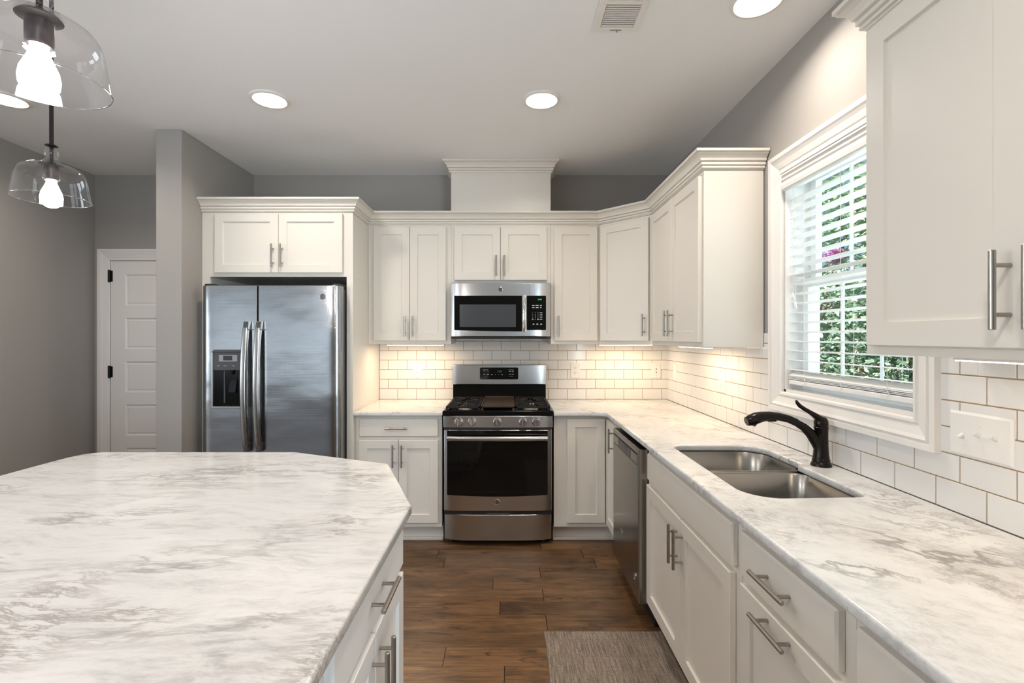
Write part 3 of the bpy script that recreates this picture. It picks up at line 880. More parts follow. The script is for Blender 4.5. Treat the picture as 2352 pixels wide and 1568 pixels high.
def arc(cx, cy, r, a0, a1, n=8):
    return [(cx+r*math.cos(math.radians(a0+(a1-a0)*i/n)), cy+r*math.sin(math.radians(a0+(a1-a0)*i/n))) for i in range(n+1)]
g = .007
fill_slab('countertop', [(-1.056+g, 3.240+g), (-.450-g, 3.240+g), (-.450-g, D-g), (-1.056+g, D-g)], [], .886, ZT, 'marble_l',
          'short veined marble countertop left of the range')
hole = (arc(.818, 2.185, .060, 180, 90) + arc(1.064, 2.130, .115, 90, 0) + arc(1.166, 1.915, .013, 0, -60, 4) +
        [(1.158, 1.892)] + arc(1.103, 1.562, .055, 0, -75, 8) + [(1.09, 1.506)] + arc(.868, 1.606, .110, 268, 183, 10))
hole = [(x, y) for x, y in hole]
fill_slab('countertop', [(.308+g, 3.232+g)] + arc(.600, 3.174, .058+g, 90, 0, 8) + [(.654+g, .09+g), (XR-g, .09+g), (XR-g, D-g), (.308+g, D-g)],
          [hole], .886, ZT, 'marble_r', 'L-shaped grey-veined marble countertop running past the sink to the range')
IX = [(-1.858, -.6), (-1.858, 1.95), (-1.855, 2.01), (-1.842, 2.055), (-1.82, 2.085), (-1.785, 2.101), (-.945, 2.101), (-.484, 1.905), (-.300, 1.440), (-.296, -.6)]
fill_slab('island_countertop', IX, [], .884, ZT, 'marble_isl', 'large veined marble island countertop with clipped corners in the foreground')

# ------------------------------------------------------------------ island cabinets
fI = FR((-.336, 0, 0), (0, 1, 0), (1, 0, 0))
def island_unit(y0, y1, label, split, d1):
    r = root('island_cabinet', (-.9, (y0+y1)/2, 0), label, 'cabinet', 'island cabinets')
    MB().box(-1.60, -.336, y0, y1, .10, .883).build('body', 'isl', r, bevel=.001)
    MB().box(-1.54, -.405, y0, y1-.06 if y1 > 1 else y1, 0, .10).build('toe_kick', 'isl', r)
    d = slab(fI, y0+.022, d1, .738, .864, 'isl', r); pull(fI, split+.012, .803, d, vert=False)
    d = shaker(fI, split+.0015, d1, .140, .716, 'isl', r); pull(fI, split+.031, .612, d)
    d = shaker(fI, y0+.022, split-.0015, .140, .716, 'isl', r); pull(fI, split-.029, .612, d)
island_unit(.840, 1.455, 'white island cabinet with drawer over two doors, facing the range aisle', 1.135, 1.434)
island_unit(.200, .839, 'second white island cabinet nearer the viewer, only a sliver showing under the countertop', .52, .817)

# ------------------------------------------------------------------ sink
r = root('kitchen_sink', (.95, 1.87, .70), 'stainless double-bowl sink set under the marble countertop', 'sink')
def rrect(x0, x1, y0, y1, rr, z, n=6):
    r4 = rr if isinstance(rr, (tuple, list)) else (rr,)*4      # near-left, near-right, far-right, far-left
    P = arc(x0+r4[0], y0+r4[0], r4[0], 180, 270, n)+arc(x1-r4[1], y0+r4[1], r4[1], 270, 360, n)+arc(x1-r4[2], y1-r4[2], r4[2], 0, 90, n)+arc(x0+r4[3], y1-r4[3], r4[3], 90, 180, n)
    return [(x, y, z) for x, y in P]
def bowl(x0, x1, y0, y1, rr, zt, zb, nm):
    def L(i, z, k=1.0): return rrect(x0+i, x1-i, y0+i, y1-i, [max(.02, q-i*.5) for q in rr], z)
    mb = MB()
    mb.loft([L(-.012, zt), L(0, zt), L(.003, zt-.004), L(.010, zb+.05), L(.016, zb+.025), L(.030, zb+.008), L(.055, zb), L(.12, zb-.003)], cap0=False, cap1=True)
    b = mb.build(nm, 'sink', r, smooth=45, recalc=False)
    md = b.modifiers.new('solid', 'SOLIDIFY'); md.thickness = .0012; md.offset = -1
    cx, cy = (x0+x1)/2, (y0+y1)/2
    d = MB(); d.lathe([(.055, zb-.002), (.055, zb+.001), (.045, zb+.002), (.038, zb-.001), (.0, zb-.001)], (cx, cy, 0), 24, cap1=False)
    d.build('drain', 'chrome', b, smooth=40)
    return b
bowl(.752, 1.180, 1.915, 2.248, (.05, .05, .115, .06), .8845, .70, 'bowl')
bowl(.752, 1.160, 1.494, 1.885, (.10, .055, .06, .06), .8845, .70, 'bowl')
MB().box(.757, 1.165, 1.884, 1.916, .860, .876).build('bowl_divider', 'sink', r, bevel=.005)

# ------------------------------------------------------------------ faucet
r = root('faucet', (1.233, 1.881, ZT), 'dark bronze pull-out faucet with lever handle behind the sink', 'faucet')
c = (1.233, 1.881, 0)
MB().lathe([(.037, .9145), (.037, .918), (.034, .926), (.031, .931), (.032, .937), (.030, .941), (.0275, .96), (.0255, .99), (.0245, 1.03), (.0250, 1.060), (.0262, 1.062), (.0262, 1.066), (.0245, 1.068)], c, 32).build('faucet_body', 'bronze', r, smooth=40)
S = 1.881
MB().tube([(1.232, S, .965), (1.216, S, 1.003), (1.192, S, 1.040), (1.163, S, 1.067), (1.133, S, 1.085)], [.018, .0205, .0190, .0160, .0138], 24).build('spout', 'bronze', r, smooth=60)
mb = MB()
mb.tube([(1.135, S, 1.084), (1.131, S, 1.086), (1.105, S, 1.098), (1.068, S, 1.107), (1.030, S, 1.110), (1.000, S, 1.107), (.975, S, 1.101), (.952, S, 1.092), (.938, S, 1.088)],
        [.0150, .0152, .0150, .0160, .0180, .0205, .0230, .0215, .0170], 24)
h = mb.build('spray_head', 'bronze', r, smooth=60)
MB().cyl((.966, S, 1.086), (.959, S, 1.076), .016, .014).build('spray_face', 'blackm', h, smooth=40)
MB().box(1.02, 1.055, S-.007, S+.007, 1.088, 1.0925).build('spray_button', 'blackm', h, bevel=.002)
mb = MB(); mb.lathe([(.0240, 1.0685), (.0255, 1.078), (.0250, 1.090), (.021, 1.101), (.012, 1.108), (.002, 1.110)], c, 28)
hb = mb.build('handle_cap', 'bronze', r, smooth=60)
MB().tube([(1.228, S, 1.096), (1.210, S, 1.111), (1.190, S, 1.124), (1.166, S, 1.138), (1.149, S, 1.150), (1.139, S, 1.162), (1.135, S, 1.172)],
          [.016, .0115, .0088, .0080, .0075, .0060, .0030], 20, flat=1.5).build('lever', 'bronze', hb, smooth=60)

# ------------------------------------------------------------------ range
r = root('gas_range', (-.0725, 3.55, 0), 'stainless freestanding gas range with black cooktop and five knobs', 'range')
RX0, RX1, RY = -.445, .300, 3.250
MB().box(RX0+.004, RX1-.004, RY+.035, D-.03, .045, .905).build('body', 'blackm', r)
mb = MB()
for x in (RX0+.05, RX1-.05):
    for y in (RY+.08, D-.10): mb.cyl((x, y, 0), (x, y, .05), .018, n=12)
mb.build('leveling_feet', 'blackm', r)
# cooktop pan
mb = MB(); mb.loft([[(x, y, z) for x, y in ((RX0-.003+i, RY-.008+i), (RX1+.003-i, RY-.008+i), (RX1+.003-i, D-.075), (RX0-.003+i, D-.075))] for i, z in ((0, .886), (0, .917), (.004, .922), (.030, .922), (.040, .914))])
ck = mb.build('cooktop', 'black', r, bevel=.003)
for bx, by, rr in ((-.30, 3.40, .045), (-.30, 3.66, .036), (.155, 3.40, .045), (.155, 3.66, .036)):
    mb = MB(); mb.lathe([(rr+.012, .9145), (rr+.010, .920), (rr, .921), (rr-.002, .928), (rr-.004, .928)], (bx, by, 0), 28)
    bb = mb.build('burner', 'nickel', ck, smooth=40)
    MB().lathe([(rr-.004, .928), (rr-.004, .934), (rr-.010, .937), (0.001, .937)], (bx, by, 0), 28).build('burner_cap', 'iron', bb, smooth=40)
# grates
def grate(x0, x1, y0, y1):
    g_ = root('burner_grate', ((x0+x1)/2, (y0+y1)/2, .915), None, None)
    mb = MB(); zt = .950; zb = .936; b = .006
    for x in (x0+b, x1-b): mb.box(x-b, x+b, y0, y1, zb, zt)
    for y in (y0+b, (y0+y1)/2, y1-b): mb.box(x0, x1, y-b, y+b, zb, zt)
    for x in (x0+b, x1-b):
        for y in (y0+b, (y0+y1)/2, y1-b): mb.box(x-.007, x+.007, y-.009, y+.009, .915, zb+.002)
    cx = (x0+x1)/2
    for k in range(1, 4):
        for s_ in (0, 1):
            yy = y0+(y1-y0)*(.5*s_+.125*k); mb.box(x0, x0+.075, yy-.0035, yy+.0035, zb, zt-.001); mb.box(x1-.075, x1, yy-.0035, yy+.0035, zb, zt-.001)
    for cy in (y0+(y1-y0)*.25, y0+(y1-y0)*.75):
        for dx, dy in ((1, .8), (1, -.8), (-1, .8), (-1, -.8)):
            mb.tube([(cx+dx*.018, cy+dy*.018, zt-.003), (cx+dx*.085, cy+dy*.085, zt-.003)], [.005, .006], 8)
        mb.box(cx-.004, cx+.004, cy+.02, cy+.12, zb, zt); mb.box(cx-.004, cx+.004, cy-.12, cy-.02, zb, zt)
    bpy.data.objects.remove(g_)
    return mb
GY0, GY1 = 3.262, 3.800
g1 = grate(-.428, -.196, GY0, GY1).build('grate', 'iron', r, bevel=.0015); g2 = grate(.050, .284, GY0, GY1).build('grate', 'iron', r, bevel=.0015)
mb = MB(); x0, x1 = -.190, .044
mb.box(x0, x1, GY0, GY1, .936, .944)
for a in ((x0, x0+.008, GY0, GY1), (x1-.008, x1, GY0, GY1), (x0, x1, GY0, GY0+.008), (x0, x1, GY1-.008, GY1)): mb.box(*a, .936, .953)
for x in (x0+.01, x1-.01):
    for y in (GY0+.012, GY1-.012): mb.box(x-.008, x+.008, y-.01, y+.01, .915, .937)
mb.build('griddle', 'griddle', r, bevel=.002)
# backguard
mb = MB(); YG = D-.100
mb.loft([[(x, YG+.028, .915), (x, YG+.006, .950), (x, YG+.012, 1.040), (x, YG+.01, 1.048), (x, D-.03, 1.048), (x, D-.03, .915)] for x in (RX0+.002, RX1-.002)])
mb.build('backguard_base', 'black', r, bevel=.004)
bg = curved_front(RX0, RX1, 1.046, 1.203, YG-.006, .068, .006, 12).build('backguard', 'steel', r, bevel=.004, smooth=35)
fr = FR((0, YG-.006, 0), U_X, W_Y)
mb = MB(); L = []
for w in (.0002, .003): L.append([fr.p(x, z, w) for x, _, z in [(q[0], 0, q[1]) for q in [(p[0], p[1]) for p in rrect(-.227, .077, 1.087, 1.181, .010, 0)]]])
mb.loft(L); dp = mb.build('display_panel', 'glassb', bg)
text('clock_digits', '1:45', .022, fr.p(-.072, 1.150, .0034), U_X, W_Y, 'green2', dp)
mb = MB()
for (x, z, w_, h_) in ((-.185, 1.163, .022, .003), (-.192, 1.152, .006, .003), (-.163, 1.152, .006, .003), (-.192, 1.128, .007, .006), (-.163, 1.128, .009, .006), (-.132, 1.124, .007, .005),
                       (-.104, 1.124, .003, .003), (-.080, 1.124, .003, .003), (-.053, 1.124, .008, .005), (.020, 1.163, .020, .003), (.010, 1.150, .007, .006), (.034, 1.150, .008, .006), (.010, 1.127, .007, .006), (.034, 1.127, .008, .006), (.022, 1.112, .014, .002)):
    fbox(mb, fr, x-w_, x+w_, z-h_/2, z+h_/2, .003, .0034)
mb.build('panel_print', 'label', dp)
# knob panel
kp = curved_front(RX0-.001, RX1+.001, .806, .886, RY-.012, .05, .016, 6).build('control_panel', 'steel', r, bevel=.003, smooth=35)
fr = FR((0, RY-.012, 0), U_X, W_Y)
for i, x in enumerate((-.338, -.249, -.077, .098, .187)):
    mb = MB(); n = 32
    def ring(q, w, x=x): return [fr.p(x+math.cos(2*PI*k/n)*q, .846+math.sin(2*PI*k/n)*q, w) for k in range(n)]
    mb.loft([ring(.029, .0), ring(.029, .006), ring(.026, .012), ring(.024, .020), ring(.021, .023)])
    kb = mb.build('knob', 'chrome', kp, smooth=35)
    mb = MB(); mb.loft([rect_loop(fr, x-.006, x+.006, .822, .870, q, w) for q, w in ((0, .018), (0, .032), (.002, .036))]); mb.build('knob_grip', 'chrome', kb, bevel=.001)
    mb = MB(); fbox(mb, fr, x-.0016, x+.0016, .866, .874, .024, .0265); mb.build('knob_mark', 'labeld', kb)
    mb = MB(); s_ = 1 if i > 1 else -1
    fbox(mb, fr, x+s_*.041-.003, x+s_*.041+.003, .870, .875, .0, .0006); fbox(mb, fr, x+s_*.041-.007, x+s_*.041+.007, .862, .8635, .0, .0006)
    mb.build('burner_mark', 'labeld', kp)
# oven door
dz0, dz1 = .241, .790
mb = MB(); fr = FR((0, RY, 0), U_X, W_Y)
od = curved_front(RX0+.004, RX1-.004, dz0, dz1, RY-.012, .045, .018, 8).build('oven_door', 'steel', r, bevel=.003, smooth=35)
mb = MB(); n = 20
L0 = []; gx0, gx1 = -.417, .266
bot = [(gx0+(gx1-gx0)*i/n, .352-.012*(1-(2*i/n-1)**2)) for i in range(n+1)]
pr = bot+[(gx1, .788), (gx0, .788)]
fr = FR((0, RY-.012, 0), U_X, W_Y)
mb.loft([[fr.p(x, z, w) for x, z in pr] for w in (.0002, .003)]); ow = mb.build('oven_window', 'glassb', od)
wp = [(p[0], p[1]) for p in rrect(-.325, .178, .365, .648, .018, 0)]
mb = MB(); mb.loft([[fr.p(x, z, .0031) for x, z in wp], [fr.p(x, z, .0038) for x, z in wp], [fr.p(-.0735+(x+.0735)*.985, .5065+(z-.5065)*.975, .0038) for x, z in wp], [fr.p(-.0735+(x+.0735)*.98, .5065+(z-.5065)*.97, .0032) for x, z in wp]])
mb.build('inner_window', 'glassb', ow)
mb = MB(); L = []
for i in range(25):
    q = i/24; x = -.415+(.677)*q; y = RY-.050-.012*(1-(2*q-1)**2)
    L.append([(x, y+.012*math.cos(2*PI*k/14), .741+.017*math.sin(2*PI*k/14)) for k in range(14)])
mb.loft(L); hd = mb.build('oven_handle', 'steel', od, smooth=45)
for x in (-.395, .243): MB().box(x-.012, x+.012, RY-.052, RY-.010, .730, .752).build('handle_mount', 'steel', hd, bevel=.003)
emblem((-.077, RY-.0125, .303), U_X, W_Y, .019, od)
MB().box(RX0+.006, RX1-.006, RY-.004, RY+.04, .7905, .806).build('vent_gap', 'blackm', r)
MB().box(RX0+.006, RX1-.006, RY-.002, RY+.04, .214, .241).build('drawer_gap', 'blackm', r)
dw = curved_front(RX0+.006, RX1-.006, .038, .214, RY-.010, .05, .032, 4).build('storage_drawer', 'steel', r, bevel=.003, smooth=35)
MB().box(-.150, .008, RY-.012, RY+.002, .218, .224).build('drawer_pull', 'steel', dw)

# ------------------------------------------------------------------ microwave
r = root('microwave', (-.058, 3.7, 1.42), 'stainless over-the-range microwave mounted under the cabinet', 'microwave')
MX0, MX1, MY = -.428, .311, 3.497
MB().box(MX0+.004, MX1-.004, MY+.035, D-.002, 1.428, 1.826).build('body', 'steel', r)
mf = curved_front(MX0, MX1, 1.428, 1.820, MY, .05, .028, 9, n=32).build('door_frame', 'steel', r, bevel=.003, smooth=35)
fr = FR((0, MY, 0), U_X, W_Y); n = 16
bot = [(-.398+(.497)*i/n, 1.474-.010*math.sin(PI*.5*i/n)) for i in range(n+1)]
mb = MB(); mb.loft([[fr.p(x, z, w) for x, z in bot+[(.099, 1.7256), (-.398, 1.7256)]] for w in (.0002, .003)]); gl = mb.build('door_glass', 'glassb', mf)
tag(gl, 'black glass door')
mb = MB(); fbox(mb, fr, -.358, .054, 1.497, 1.662, .003, .0038); mb.build('viewing_window', 'mwwin', gl)
mb = MB(); L = []
mb.loft([[fr.p(x, z, w) for x, z in [(p[0], p[1]) for p in rrect(.134, .275, 1.474, 1.7256, .006, 0)]] for w in (.0002, .003)]); kp = mb.build('keypad', 'glassb', mf)
text('clock_digits', '1:44', .017, fr.p(.228, 1.698, .0034), U_X, W_Y, 'green', kp)
mb = MB()
for z, items in ((1.654, ((.182, .010), (.210, .012), (.237, .008))), (1.638, ((.182, .010), (.210, .011), (.237, .006)))):
    for x, w_ in items: fbox(mb, fr, x-w_*.9, x+w_*.9, z-.0022, z+.0022, .003, .0034)
for z in (1.600, 1.585, 1.569, 1.553): fbox(mb, fr, .229, .248, z-.002, z+.002, .003, .0034)
mb.build('keypad_print', 'labelw', kp)
for k, s_ in enumerate('123456789'):
    text('key_digit', s_, .011, fr.p(.177+.0195*(k % 3), 1.601-.016*(k//3), .0034), U_X, W_Y, 'labelw', kp)
text('key_digit', '0', .011, fr.p(.1965, 1.553, .0034), U_X, W_Y, 'labelw', kp)
mb = MB()
for x, z in ((.177, 1.553), (.216, 1.553), (.183, 1.518), (.211, 1.518), (.239, 1.518)): fbox(mb, fr, x-.007, x+.007, z-.004, z-.0015, .003, .0034); fbox(mb, fr, x-.005, x+.005, z+.001, z+.004, .003, .0034)
mb.build('keypad_print', 'labelw', kp)
mb = MB(); fbox(mb, fr, .1535, .1545, 1.429, 1.4735, 0, .0006); fbox(mb, fr, .1535, .1545, 1.726, 1.819, 0, .0006); mb.build('panel_seam', 'blackm', mf)
mb = MB(); L = []
for i in range(17):
    q = i/16; z = 1.462+.264*q; y = .022+.016*(1-(2*q-1)**2)
    L.append([fr.p(.116+.014*math.cos(2*PI*k/14), z, y+.007*math.sin(2*PI*k/14)) for k in range(14)])
mb.loft(L); h = mb.build('handle', 'chrome', mf, smooth=45)
for za, zb in ((1.468, 1.482), (1.708, 1.722)): mb = MB(); fbox(mb, fr, .106, .126, za, zb, 0, .024); mb.build('handle_mount', 'steel', h)
emblem((-.060, MY, 1.773), U_X, W_Y, .017, mf)
mb = MB(); mb.box(MX0+.02, MX1-.02, MY+.03, D-.06, 1.408, 1.428); bt = mb.build('underside_vent', 'blackm', r, bevel=.003)
mb = MB()
for a, b in ((-.36, -.25), (.13, .24)): mb.box(a, b, MY+.045, MY+.10, 1.405, 1.4085)
mb.build('cooktop_lamp', 'plastic', bt)

# ------------------------------------------------------------------ outlets and switches
def duplex(fr, u, v, label, kind='outlet'):
    o = root('wall_outlet' if kind != 'switch' else 'light_switch', fr.p(u, v, .006), label, 'outlet')
    mb = MB(); mb.loft([rect_loop(fr, u-.0385, u+.0385, v-.0625, v+.0625, i, w) for i, w in ((0, .0062), (.001, .0085), (.005, .011))]); mb.build('cover_plate', 'plastic', o)
    if kind == 'outlet':
        for s in (-1, 1):
            pts = [(u+.017*math.cos(t_)*1.0, v+s*.0195+.0145*math.sin(t_)) for t_ in [2*PI*k/20 for k in range(20)]]
            mb = MB(); mb.loft([[fr.p(a, b, w) for a, b in pts] for w in (.0105, .0125)]); f_ = mb.build('receptacle', 'plastic', o)
            mb = MB(); c_ = v+s*.0195
            fbox(mb, fr, u-.0075, u-.0055, c_-.001, c_+.007, .0125, .0128); fbox(mb, fr, u+.0055, u+.0075, c_-.001, c_+.007, .0125, .0128); fbox(mb, fr, u-.002, u+.002, c_-.009, c_-.005, .0125, .0128)
            mb.build('slots', 'slot', f_)
        mb = MB(); mb.cyl(fr.p(u, v, .0108), fr.p(u, v, .0122), .003, n=10); mb.build('screw', 'plastic', o)
    if kind == 'jack':
        for s in (-1, 1):
            mb = MB(); mb.cyl(fr.p(u, v+s*.013, .0108), fr.p(u, v+s*.013, .016), .0045, n=12); mb.build('cable_jack', 'slot', o, smooth=40)
        mb = MB()
        for s in (-1, 1): mb.cyl(fr.p(u, v+s*.042, .0108), fr.p(u, v+s*.042, .012), .0025, n=10)
        mb.build('screw', 'nickel', o)
    if kind == 'blank':
        mb = MB(); fbox(mb, fr, u-.0165, u+.0165, v-.033, v+.033, .0105, .0125); mb.build('rocker', 'plastic', o, bevel=.001)
    return o
duplex(fb, -.744, 1.152, 'white duplex outlet on the tiles left of the range')
duplex(fb, .544, 1.150, 'white duplex outlet on the tiles right of the range')
duplex(fb, 1.206, 1.149, 'white plate with two dark cable jacks on the back tiles near the corner', 'jack')
duplex(fr_r, 3.700, 1.149, 'white rocker plate on the right wall tiles closest to the corner', 'blank')
duplex(fr_r, 2.888, 1.147, 'white duplex outlet on the right wall tiles between corner and window')
o = root('light_switch', fr_r.p(1.307, 1.146, .006), 'white three-gang toggle switch plate on the tiles right of the window', 'switch')
u0, u1, v0, v1 = 1.218, 1.396, 1.083, 1.209
mb = MB(); mb.loft([rect_loop(fr_r, u0, u1, v0, v1, i, w) for i, w in ((0, .0062), (.001, .0085), (.007, .012))]); mb.build('cover_plate', 'plastic', o)
for k, up in ((0, 1), (1, 1), (2, -1)):
    uc = 1.307+(k-1)*.046
    mb = MB(); fbox(mb, fr_r, uc-.0055, uc+.0055, 1.146-.0125, 1.146+.0125, .0118, .0124); s_ = mb.build('switch_slot', 'plastic', o, bevel=.001)
    mb = MB()
    mb.loft([[fr_r.p(uc+a, 1.146+up*z+b, w) for a, b in ((-.0045, -.004), (.0045, -.004), (.0045, .004), (-.0045, .004))] for z, w in ((.001, .0118), (.010, .026))])
    mb.build('toggle', 'plastic', o, bevel=.001)
    mb = MB()
    for z in (1.146-.0305, 1.146+.0305): mb.cyl(fr_r.p(uc, z, .0118), fr_r.p(uc, z, .0132), .0028, n=10)
    mb.build('screw', 'plastic', o, smooth=40)

# ------------------------------------------------------------------ under-cabinet lights
def bar_light(a, b, label, power):
    a = Vector(a); b = Vector(b); d = (b-a).normalized(); s = Vector((-d.y, d.x, 0))
    o = root('under_cabinet_light', (a+b)/2, label, 'light', 'under-cabinet light bars')
    mb = MB(); z = a.z
    def rect(w, zz): return [a+s*w+Vector((0, 0, zz)), b+s*w+Vector((0, 0, zz)), b-s*w+Vector((0, 0, zz)), a-s*w+Vector((0, 0, zz))]
    mb.loft([rect(.018, 0), rect(.018, -.008)]); mb.build('housing', 'plastic', o)
    mb = MB(); mb.loft([rect(.014, -.008), rect(.012, -.011)]); mb.build('lens', 'led', o)
    L = (b-a).length
    lamp('bar_lamp', 'AREA', ((a+b)/2).to_tuple()[:2]+(z-.014,), power, (1.0, .74, .46), rot=(0, 0, math.atan2(d.y, d.x)), shape='RECTANGLE', size=L*.95, size_y=.02)
ZU = UZ0-.0005
bar_light((-.925, 3.655, ZU), (-.500, 3.655, ZU), 'lit light bar under the two-door cabinet left of the microwave', 2.9)
bar_light((.70, 3.66, ZU), (1.10, 3.66, ZU), 'lit light bar under the diagonal corner cabinet', 2.9)
bar_light((1.11, 2.62, ZU), (1.11, 3.08, ZU), 'lit light bar under the right wall cabinet beside the window', 2.3)
bar_light((1.09, .62, ZU+.004), (1.09, 1.15, ZU+.004), 'lit light bar under the near right wall cabinet', .8)

# ------------------------------------------------------------------ ceiling lights, vent
def can(x, y, label, power, seen=True, R=.104):
    o = root('recessed_light', (x, y, ZC), label, 'light', 'recessed ceiling lights')
    mb = MB(); mb.lathe([(R, ZC), (R, ZC-.006), (R-.005, ZC-.011), (R-.016, ZC-.012), (R-.024, ZC-.003)], (x, y, 0), 40, cap0=False, cap1=False)
    mb.build('trim_ring', 'trim', o, smooth=40)
    mb = MB(); mb.lathe([(R-.024, ZC-.0005), (R-.026, ZC-.003), (R-.04, ZC-.0045), (.001, ZC-.005)], (x, y, 0), 40, cap0=False); mb.build('lens', 'lens', o, smooth=40)
    lamp('can_lamp', 'AREA', (x, y, ZC-.0062), power, WARM, rot=(0, 0, 0), shape='DISK', size=.14, spread=math.radians(150))
can(-1.328, 2.653, 'lit round recessed ceiling light above the refrigerator aisle', 8)
can(.184, 2.658, 'lit round recessed ceiling light in front of the chimney box', 8)
can(.981, 1.875, 'lit round recessed ceiling light above the sink, cut by the top edge', 9)
can(-2.79, 2.65, 'lit round recessed ceiling light at the left edge, partly behind the near pendant', 8)
can(.3, .2, 'added unseen recessed ceiling light overhead behind the viewer', 11)  # out-of-view can, added for extra room light
can(-2.6, -.5, 'added unseen recessed ceiling light over the far side of the island', 10)  # another unseen can, added to brighten the room

o = root('ceiling_vent', (.46, 1.88, ZC), 'white louvered air vent in the ceiling at the top edge', 'vent')
vx0, vx1, vy0_, vy1_ = .360, .560, 1.68, 2.067
mb = MB()
def zr(i, z): return [(vx0+i, vy0_+i, z), (vx1-i, vy0_+i, z), (vx1-i, vy1_-i, z), (vx0+i, vy1_-i, z)]
mb.loft([zr(0, ZC-.0005), zr(0, ZC-.003), zr(.004, ZC-.008), zr(.030, ZC-.008), zr(.032, ZC-.001)], cap0=False, cap1=False)
mb.build('frame', 'trim', o)
MB().box(vx0+.03, vx1-.03, vy0_+.03, vy1_-.03, ZC-.0012, ZC-.0004).build('duct_shade', 'cabdark', o)  # black sheet on the ceiling, painted in place of the duct's inner shade
for half, (ya, yb, sg) in enumerate(((vy0_+.036, 1.868, -1), (1.884, vy1_-.040, 1))):
    mb = MB(); n = 11 if half else 10; st = (yb-ya)/n
    for k in range(n):
        y = ya+st*(k+.5)
        if half: mb.loft([[(x, y-.0075, ZC-.0085), (x, y-.0065, ZC-.0095), (x, y+.0115, ZC-.0045), (x, y+.0105, ZC-.0035)] for x in (vx0+.032, vx1-.032)])
        else: mb.loft([[(x, y+.004, ZC-.0085), (x, y+.003, ZC-.0095), (x, y-.005, ZC-.0035), (x, y-.004, ZC-.0025)] for x in (vx0+.032, vx1-.032)])
    mb.build('louvers', 'trim', o)
mb = MB(); mb.box(vx0+.03, vx1-.03, 1.866, 1.886, ZC-.009, ZC-.002); 
for k in range(1, 4): mb.box(vx0+.03+(vx1-vx0-.06)*k/4-.003, vx0+.03+(vx1-vx0-.06)*k/4+.003, vy0_+.03, 1.868, ZC-.0085, ZC-.001)
mb.build('crossbar', 'trim', o)
mb = MB(); mb.box(.435, .485, 2.046, 2.049, ZC-.0086, ZC-.0078); mb.build('lever_slot', 'slot', o)
MB().box(.462, .468, 2.044, 2.052, ZC-.016, ZC-.008).build('damper_lever', 'nickel', o)

# ------------------------------------------------------------------ pendants
def pendant(x, y, label):
    o = root('pendant_light', (x, y, ZC), label, 'light', 'glass pendant lights')
    zr_ = 1.888
    prof = [(.140, 0), (.1385, .008), (.133, .035), (.126, .070), (.119, .092), (.108, .106), (.088, .116), (.062, .122), (.044, .126), (.034, .132), (.026, .140), (.0195, .146),
            (.0185, .149), (.023, .153), (.0265, .160), (.0265, .166), (.023, .173), (.016, .178)]
    prof = [(a*.745, b*.95) for a, b in prof]
    sm = []
    for i in range(len(prof)-1):
        for k in range(3):
            q = k/3; sm.append((prof[i][0]*(1-q)+prof[i+1][0]*q, prof[i][1]*(1-q)+prof[i+1][1]*q))
    sm.append(prof[-1])
    outer = [(r_, zr_+z) for r_, z in sm]; inner = [(r_-.0028, zr_+z-.001) for r_, z in reversed(sm)]
    mb = MB(); mb.lathe(outer, (x, y, 0), 56, False, False); mb.build('glass_shade', 'shade', o, smooth=60, recalc=False)
    mb = MB(); L = []
    mb.loft([[(x+(.1040+.0014*math.cos(2*PI*j/8))*math.cos(2*PI*k/56), y+(.1040+.0014*math.cos(2*PI*j/8))*math.sin(2*PI*k/56), zr_+.0014*math.sin(2*PI*j/8)) for j in range(8)] for k in range(56)], close=True)
    mb.build('glass_rim', M['rim'], o, smooth=60)
    mb = MB(); mb.lathe([(.0015, zr_+.185), (.016, zr_+.184), (.018, zr_+.181), (.005, zr_+.176), (.005, zr_+.125), (.030, zr_+.122), (.034, zr_+.117), (.021, zr_+.112), (.0205, zr_+.070), (.018, zr_+.066)], (x, y, 0), 28, False)
    mb.build('socket', 'bronzed', o, smooth=40)
    mb = MB(); mb.cyl((x, y, zr_+.18), (x, y, ZC-.02), .0062, n=14); mb.build('rod', 'bronzed', o, smooth=40)
    mb = MB(); mb.lathe([(.062, ZC-.0005), (.062, ZC-.012), (.052, ZC-.022), (.012, ZC-.026), (.0, ZC-.026)], (x, y, 0), 32); mb.build('canopy', 'bronzed', o, smooth=40)
    mb = MB(); mb.lathe([(.0135, zr_+.072), (.0140, zr_+.055), (.020, zr_+.040), (.0275, zr_+.022), (.0300, zr_+.006), (.0290, zr_-.006), (.0235, zr_-.018), (.0140, zr_-.026), (.0005, zr_-.029)], (x, y, 0), 28)
    mb.build('bulb', 'bulb', o, smooth=70)
    lamp('pendant_lamp', 'POINT', (x, y, zr_-.045), 12, (1, .94, .90), radius=.03)
M['rim'] = thin_glass('glass_rim', (.9, .9, .9), 1.0, .35)
pendant(-.862, .876, 'near clear glass pendant light, cut by the top left corner')
pendant(-1.553, 1.620, 'farther clear glass pendant light on a dark rod at the left')

# ------------------------------------------------------------------ rug
mb = MB()
mb.loft([[(x, y, z) for x, y in ((.172+i, .95+i), (.735-i, .95+i), (.735-i, 2.295-i), (.172+i, 2.295-i))] for i, z in ((0, .0005), (0, .004), (.003, .007))])
o = mb.build('kitchen_rug', 'rug'); tag(o, 'flat woven grey-brown striped rug on the floor in front of the sink cabinet', 'rug')

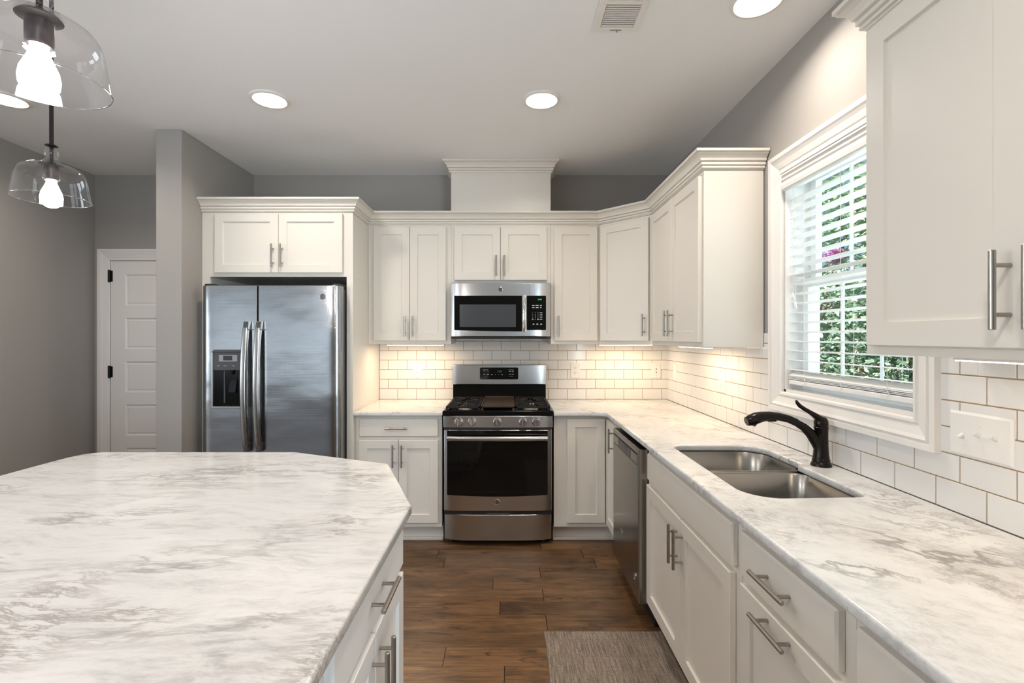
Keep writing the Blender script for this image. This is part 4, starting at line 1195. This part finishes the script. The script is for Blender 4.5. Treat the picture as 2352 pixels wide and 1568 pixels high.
# ------------------------------------------------------------------ the garden beyond the window
struct(MB().box(XRW+.3, 40, -15, 40, -.5, -.4), 'ground_lawn', 'lawn')
def leaves(n, c, rad, size, rs, shell=.55):
    rnd = random.Random(rs); mb = MB()
    for _ in range(n):
        while True:
            p = Vector((rnd.uniform(-1, 1), rnd.uniform(-1, 1), rnd.uniform(-1, 1)))
            if shell < p.length < 1: break
        lump = 1+.12*math.sin(p.x*9+p.z*7)+.1*math.sin(p.y*11+p.z*5)
        q = Vector((c[0]+p.x*rad[0]*lump, c[1]+p.y*rad[1]*lump, c[2]+p.z*rad[2]*lump))
        a = Vector((rnd.gauss(0, 1), rnd.gauss(0, 1), rnd.gauss(0, 1))).normalized(); b = a.orthogonal().normalized()
        s = size*rnd.uniform(.7, 1.3)
        mb.v += [q-a*s, q+b*s*.42, q+a*s, q-b*s*.42]; k = len(mb.v); mb.f.append((k-4, k-3, k-2, k-1))
    return mb
def shrub(name, c, rad, n, size, m, label, cat, rs, trunk=.05, bloom=None):
    r = root(name, (c[0], c[1], -.4), label, cat)
    leaves(n, c, rad, size, rs).build('foliage', m, r, recalc=False)
    mb = MB(); rnd = random.Random(rs)
    mb.tube([(c[0], c[1], -.4), (c[0]+.05, c[1]+.03, (c[2]-.4)/2), (c[0], c[1], c[2])], [trunk*1.2, trunk, trunk*.6], 10)
    for k in range(5):
        a = k*1.3+rs; mb.tube([(c[0], c[1], c[2]-rad[2]*.6), (c[0]+math.cos(a)*rad[0]*.55, c[1]+math.sin(a)*rad[1]*.55, c[2]+rad[2]*.35)], [trunk*.5, trunk*.2], 7)
    mb.build('trunk', 'bark', r, smooth=50)
    if bloom: leaves(420, bloom[0], bloom[1], .035, rs+5, 0).build('blossoms', 'bloom', r, recalc=False)
shrub('hedge_shrub', (4.7, 5.55, .95), (.85, .74, 1.45), 7000, .055, 'leaf1', 'dark glossy garden shrub outside, seen through the right part of the blind', 'shrub', 1)
shrub('hedge_shrub', (5.0, 7.35, 1.0), (.9, .76, 1.45), 7000, .055, 'leaf1', 'glossy garden shrub with rust new leaves, seen through the middle of the blind', 'shrub', 2)
shrub('hedge_shrub', (5.3, 9.2, 1.0), (.9, .78, 1.5), 5000, .055, 'leaf1', 'glossy garden shrub outside, seen at the left part of the blind', 'shrub', 3)
shrub('flowering_tree', (6.0, 7.1, 3.6), (.9, 1.1, .8), 4500, .06, 'leaf2', 'pale green flowering tree with a pink bloom cluster above the shrubs', 'tree', 4, .06, ((5.2, 7.6, 2.72), (.16, .18, .12)))
shrub('garden_tree', (9.0, 9.0, 3.6), (1.5, 2.3, 3.2), 9000, .10, 'leaf2', 'tall leafy tree behind the shrubs, filling the left upper panes', 'tree', 5, .12)
shrub('garden_tree', (9.4, 14.6, 3.6), (1.5, 2.3, 3.2), 9000, .10, 'leaf2', 'tall leafy tree farther back behind the shrubs at the left jamb', 'tree', 6, .12)
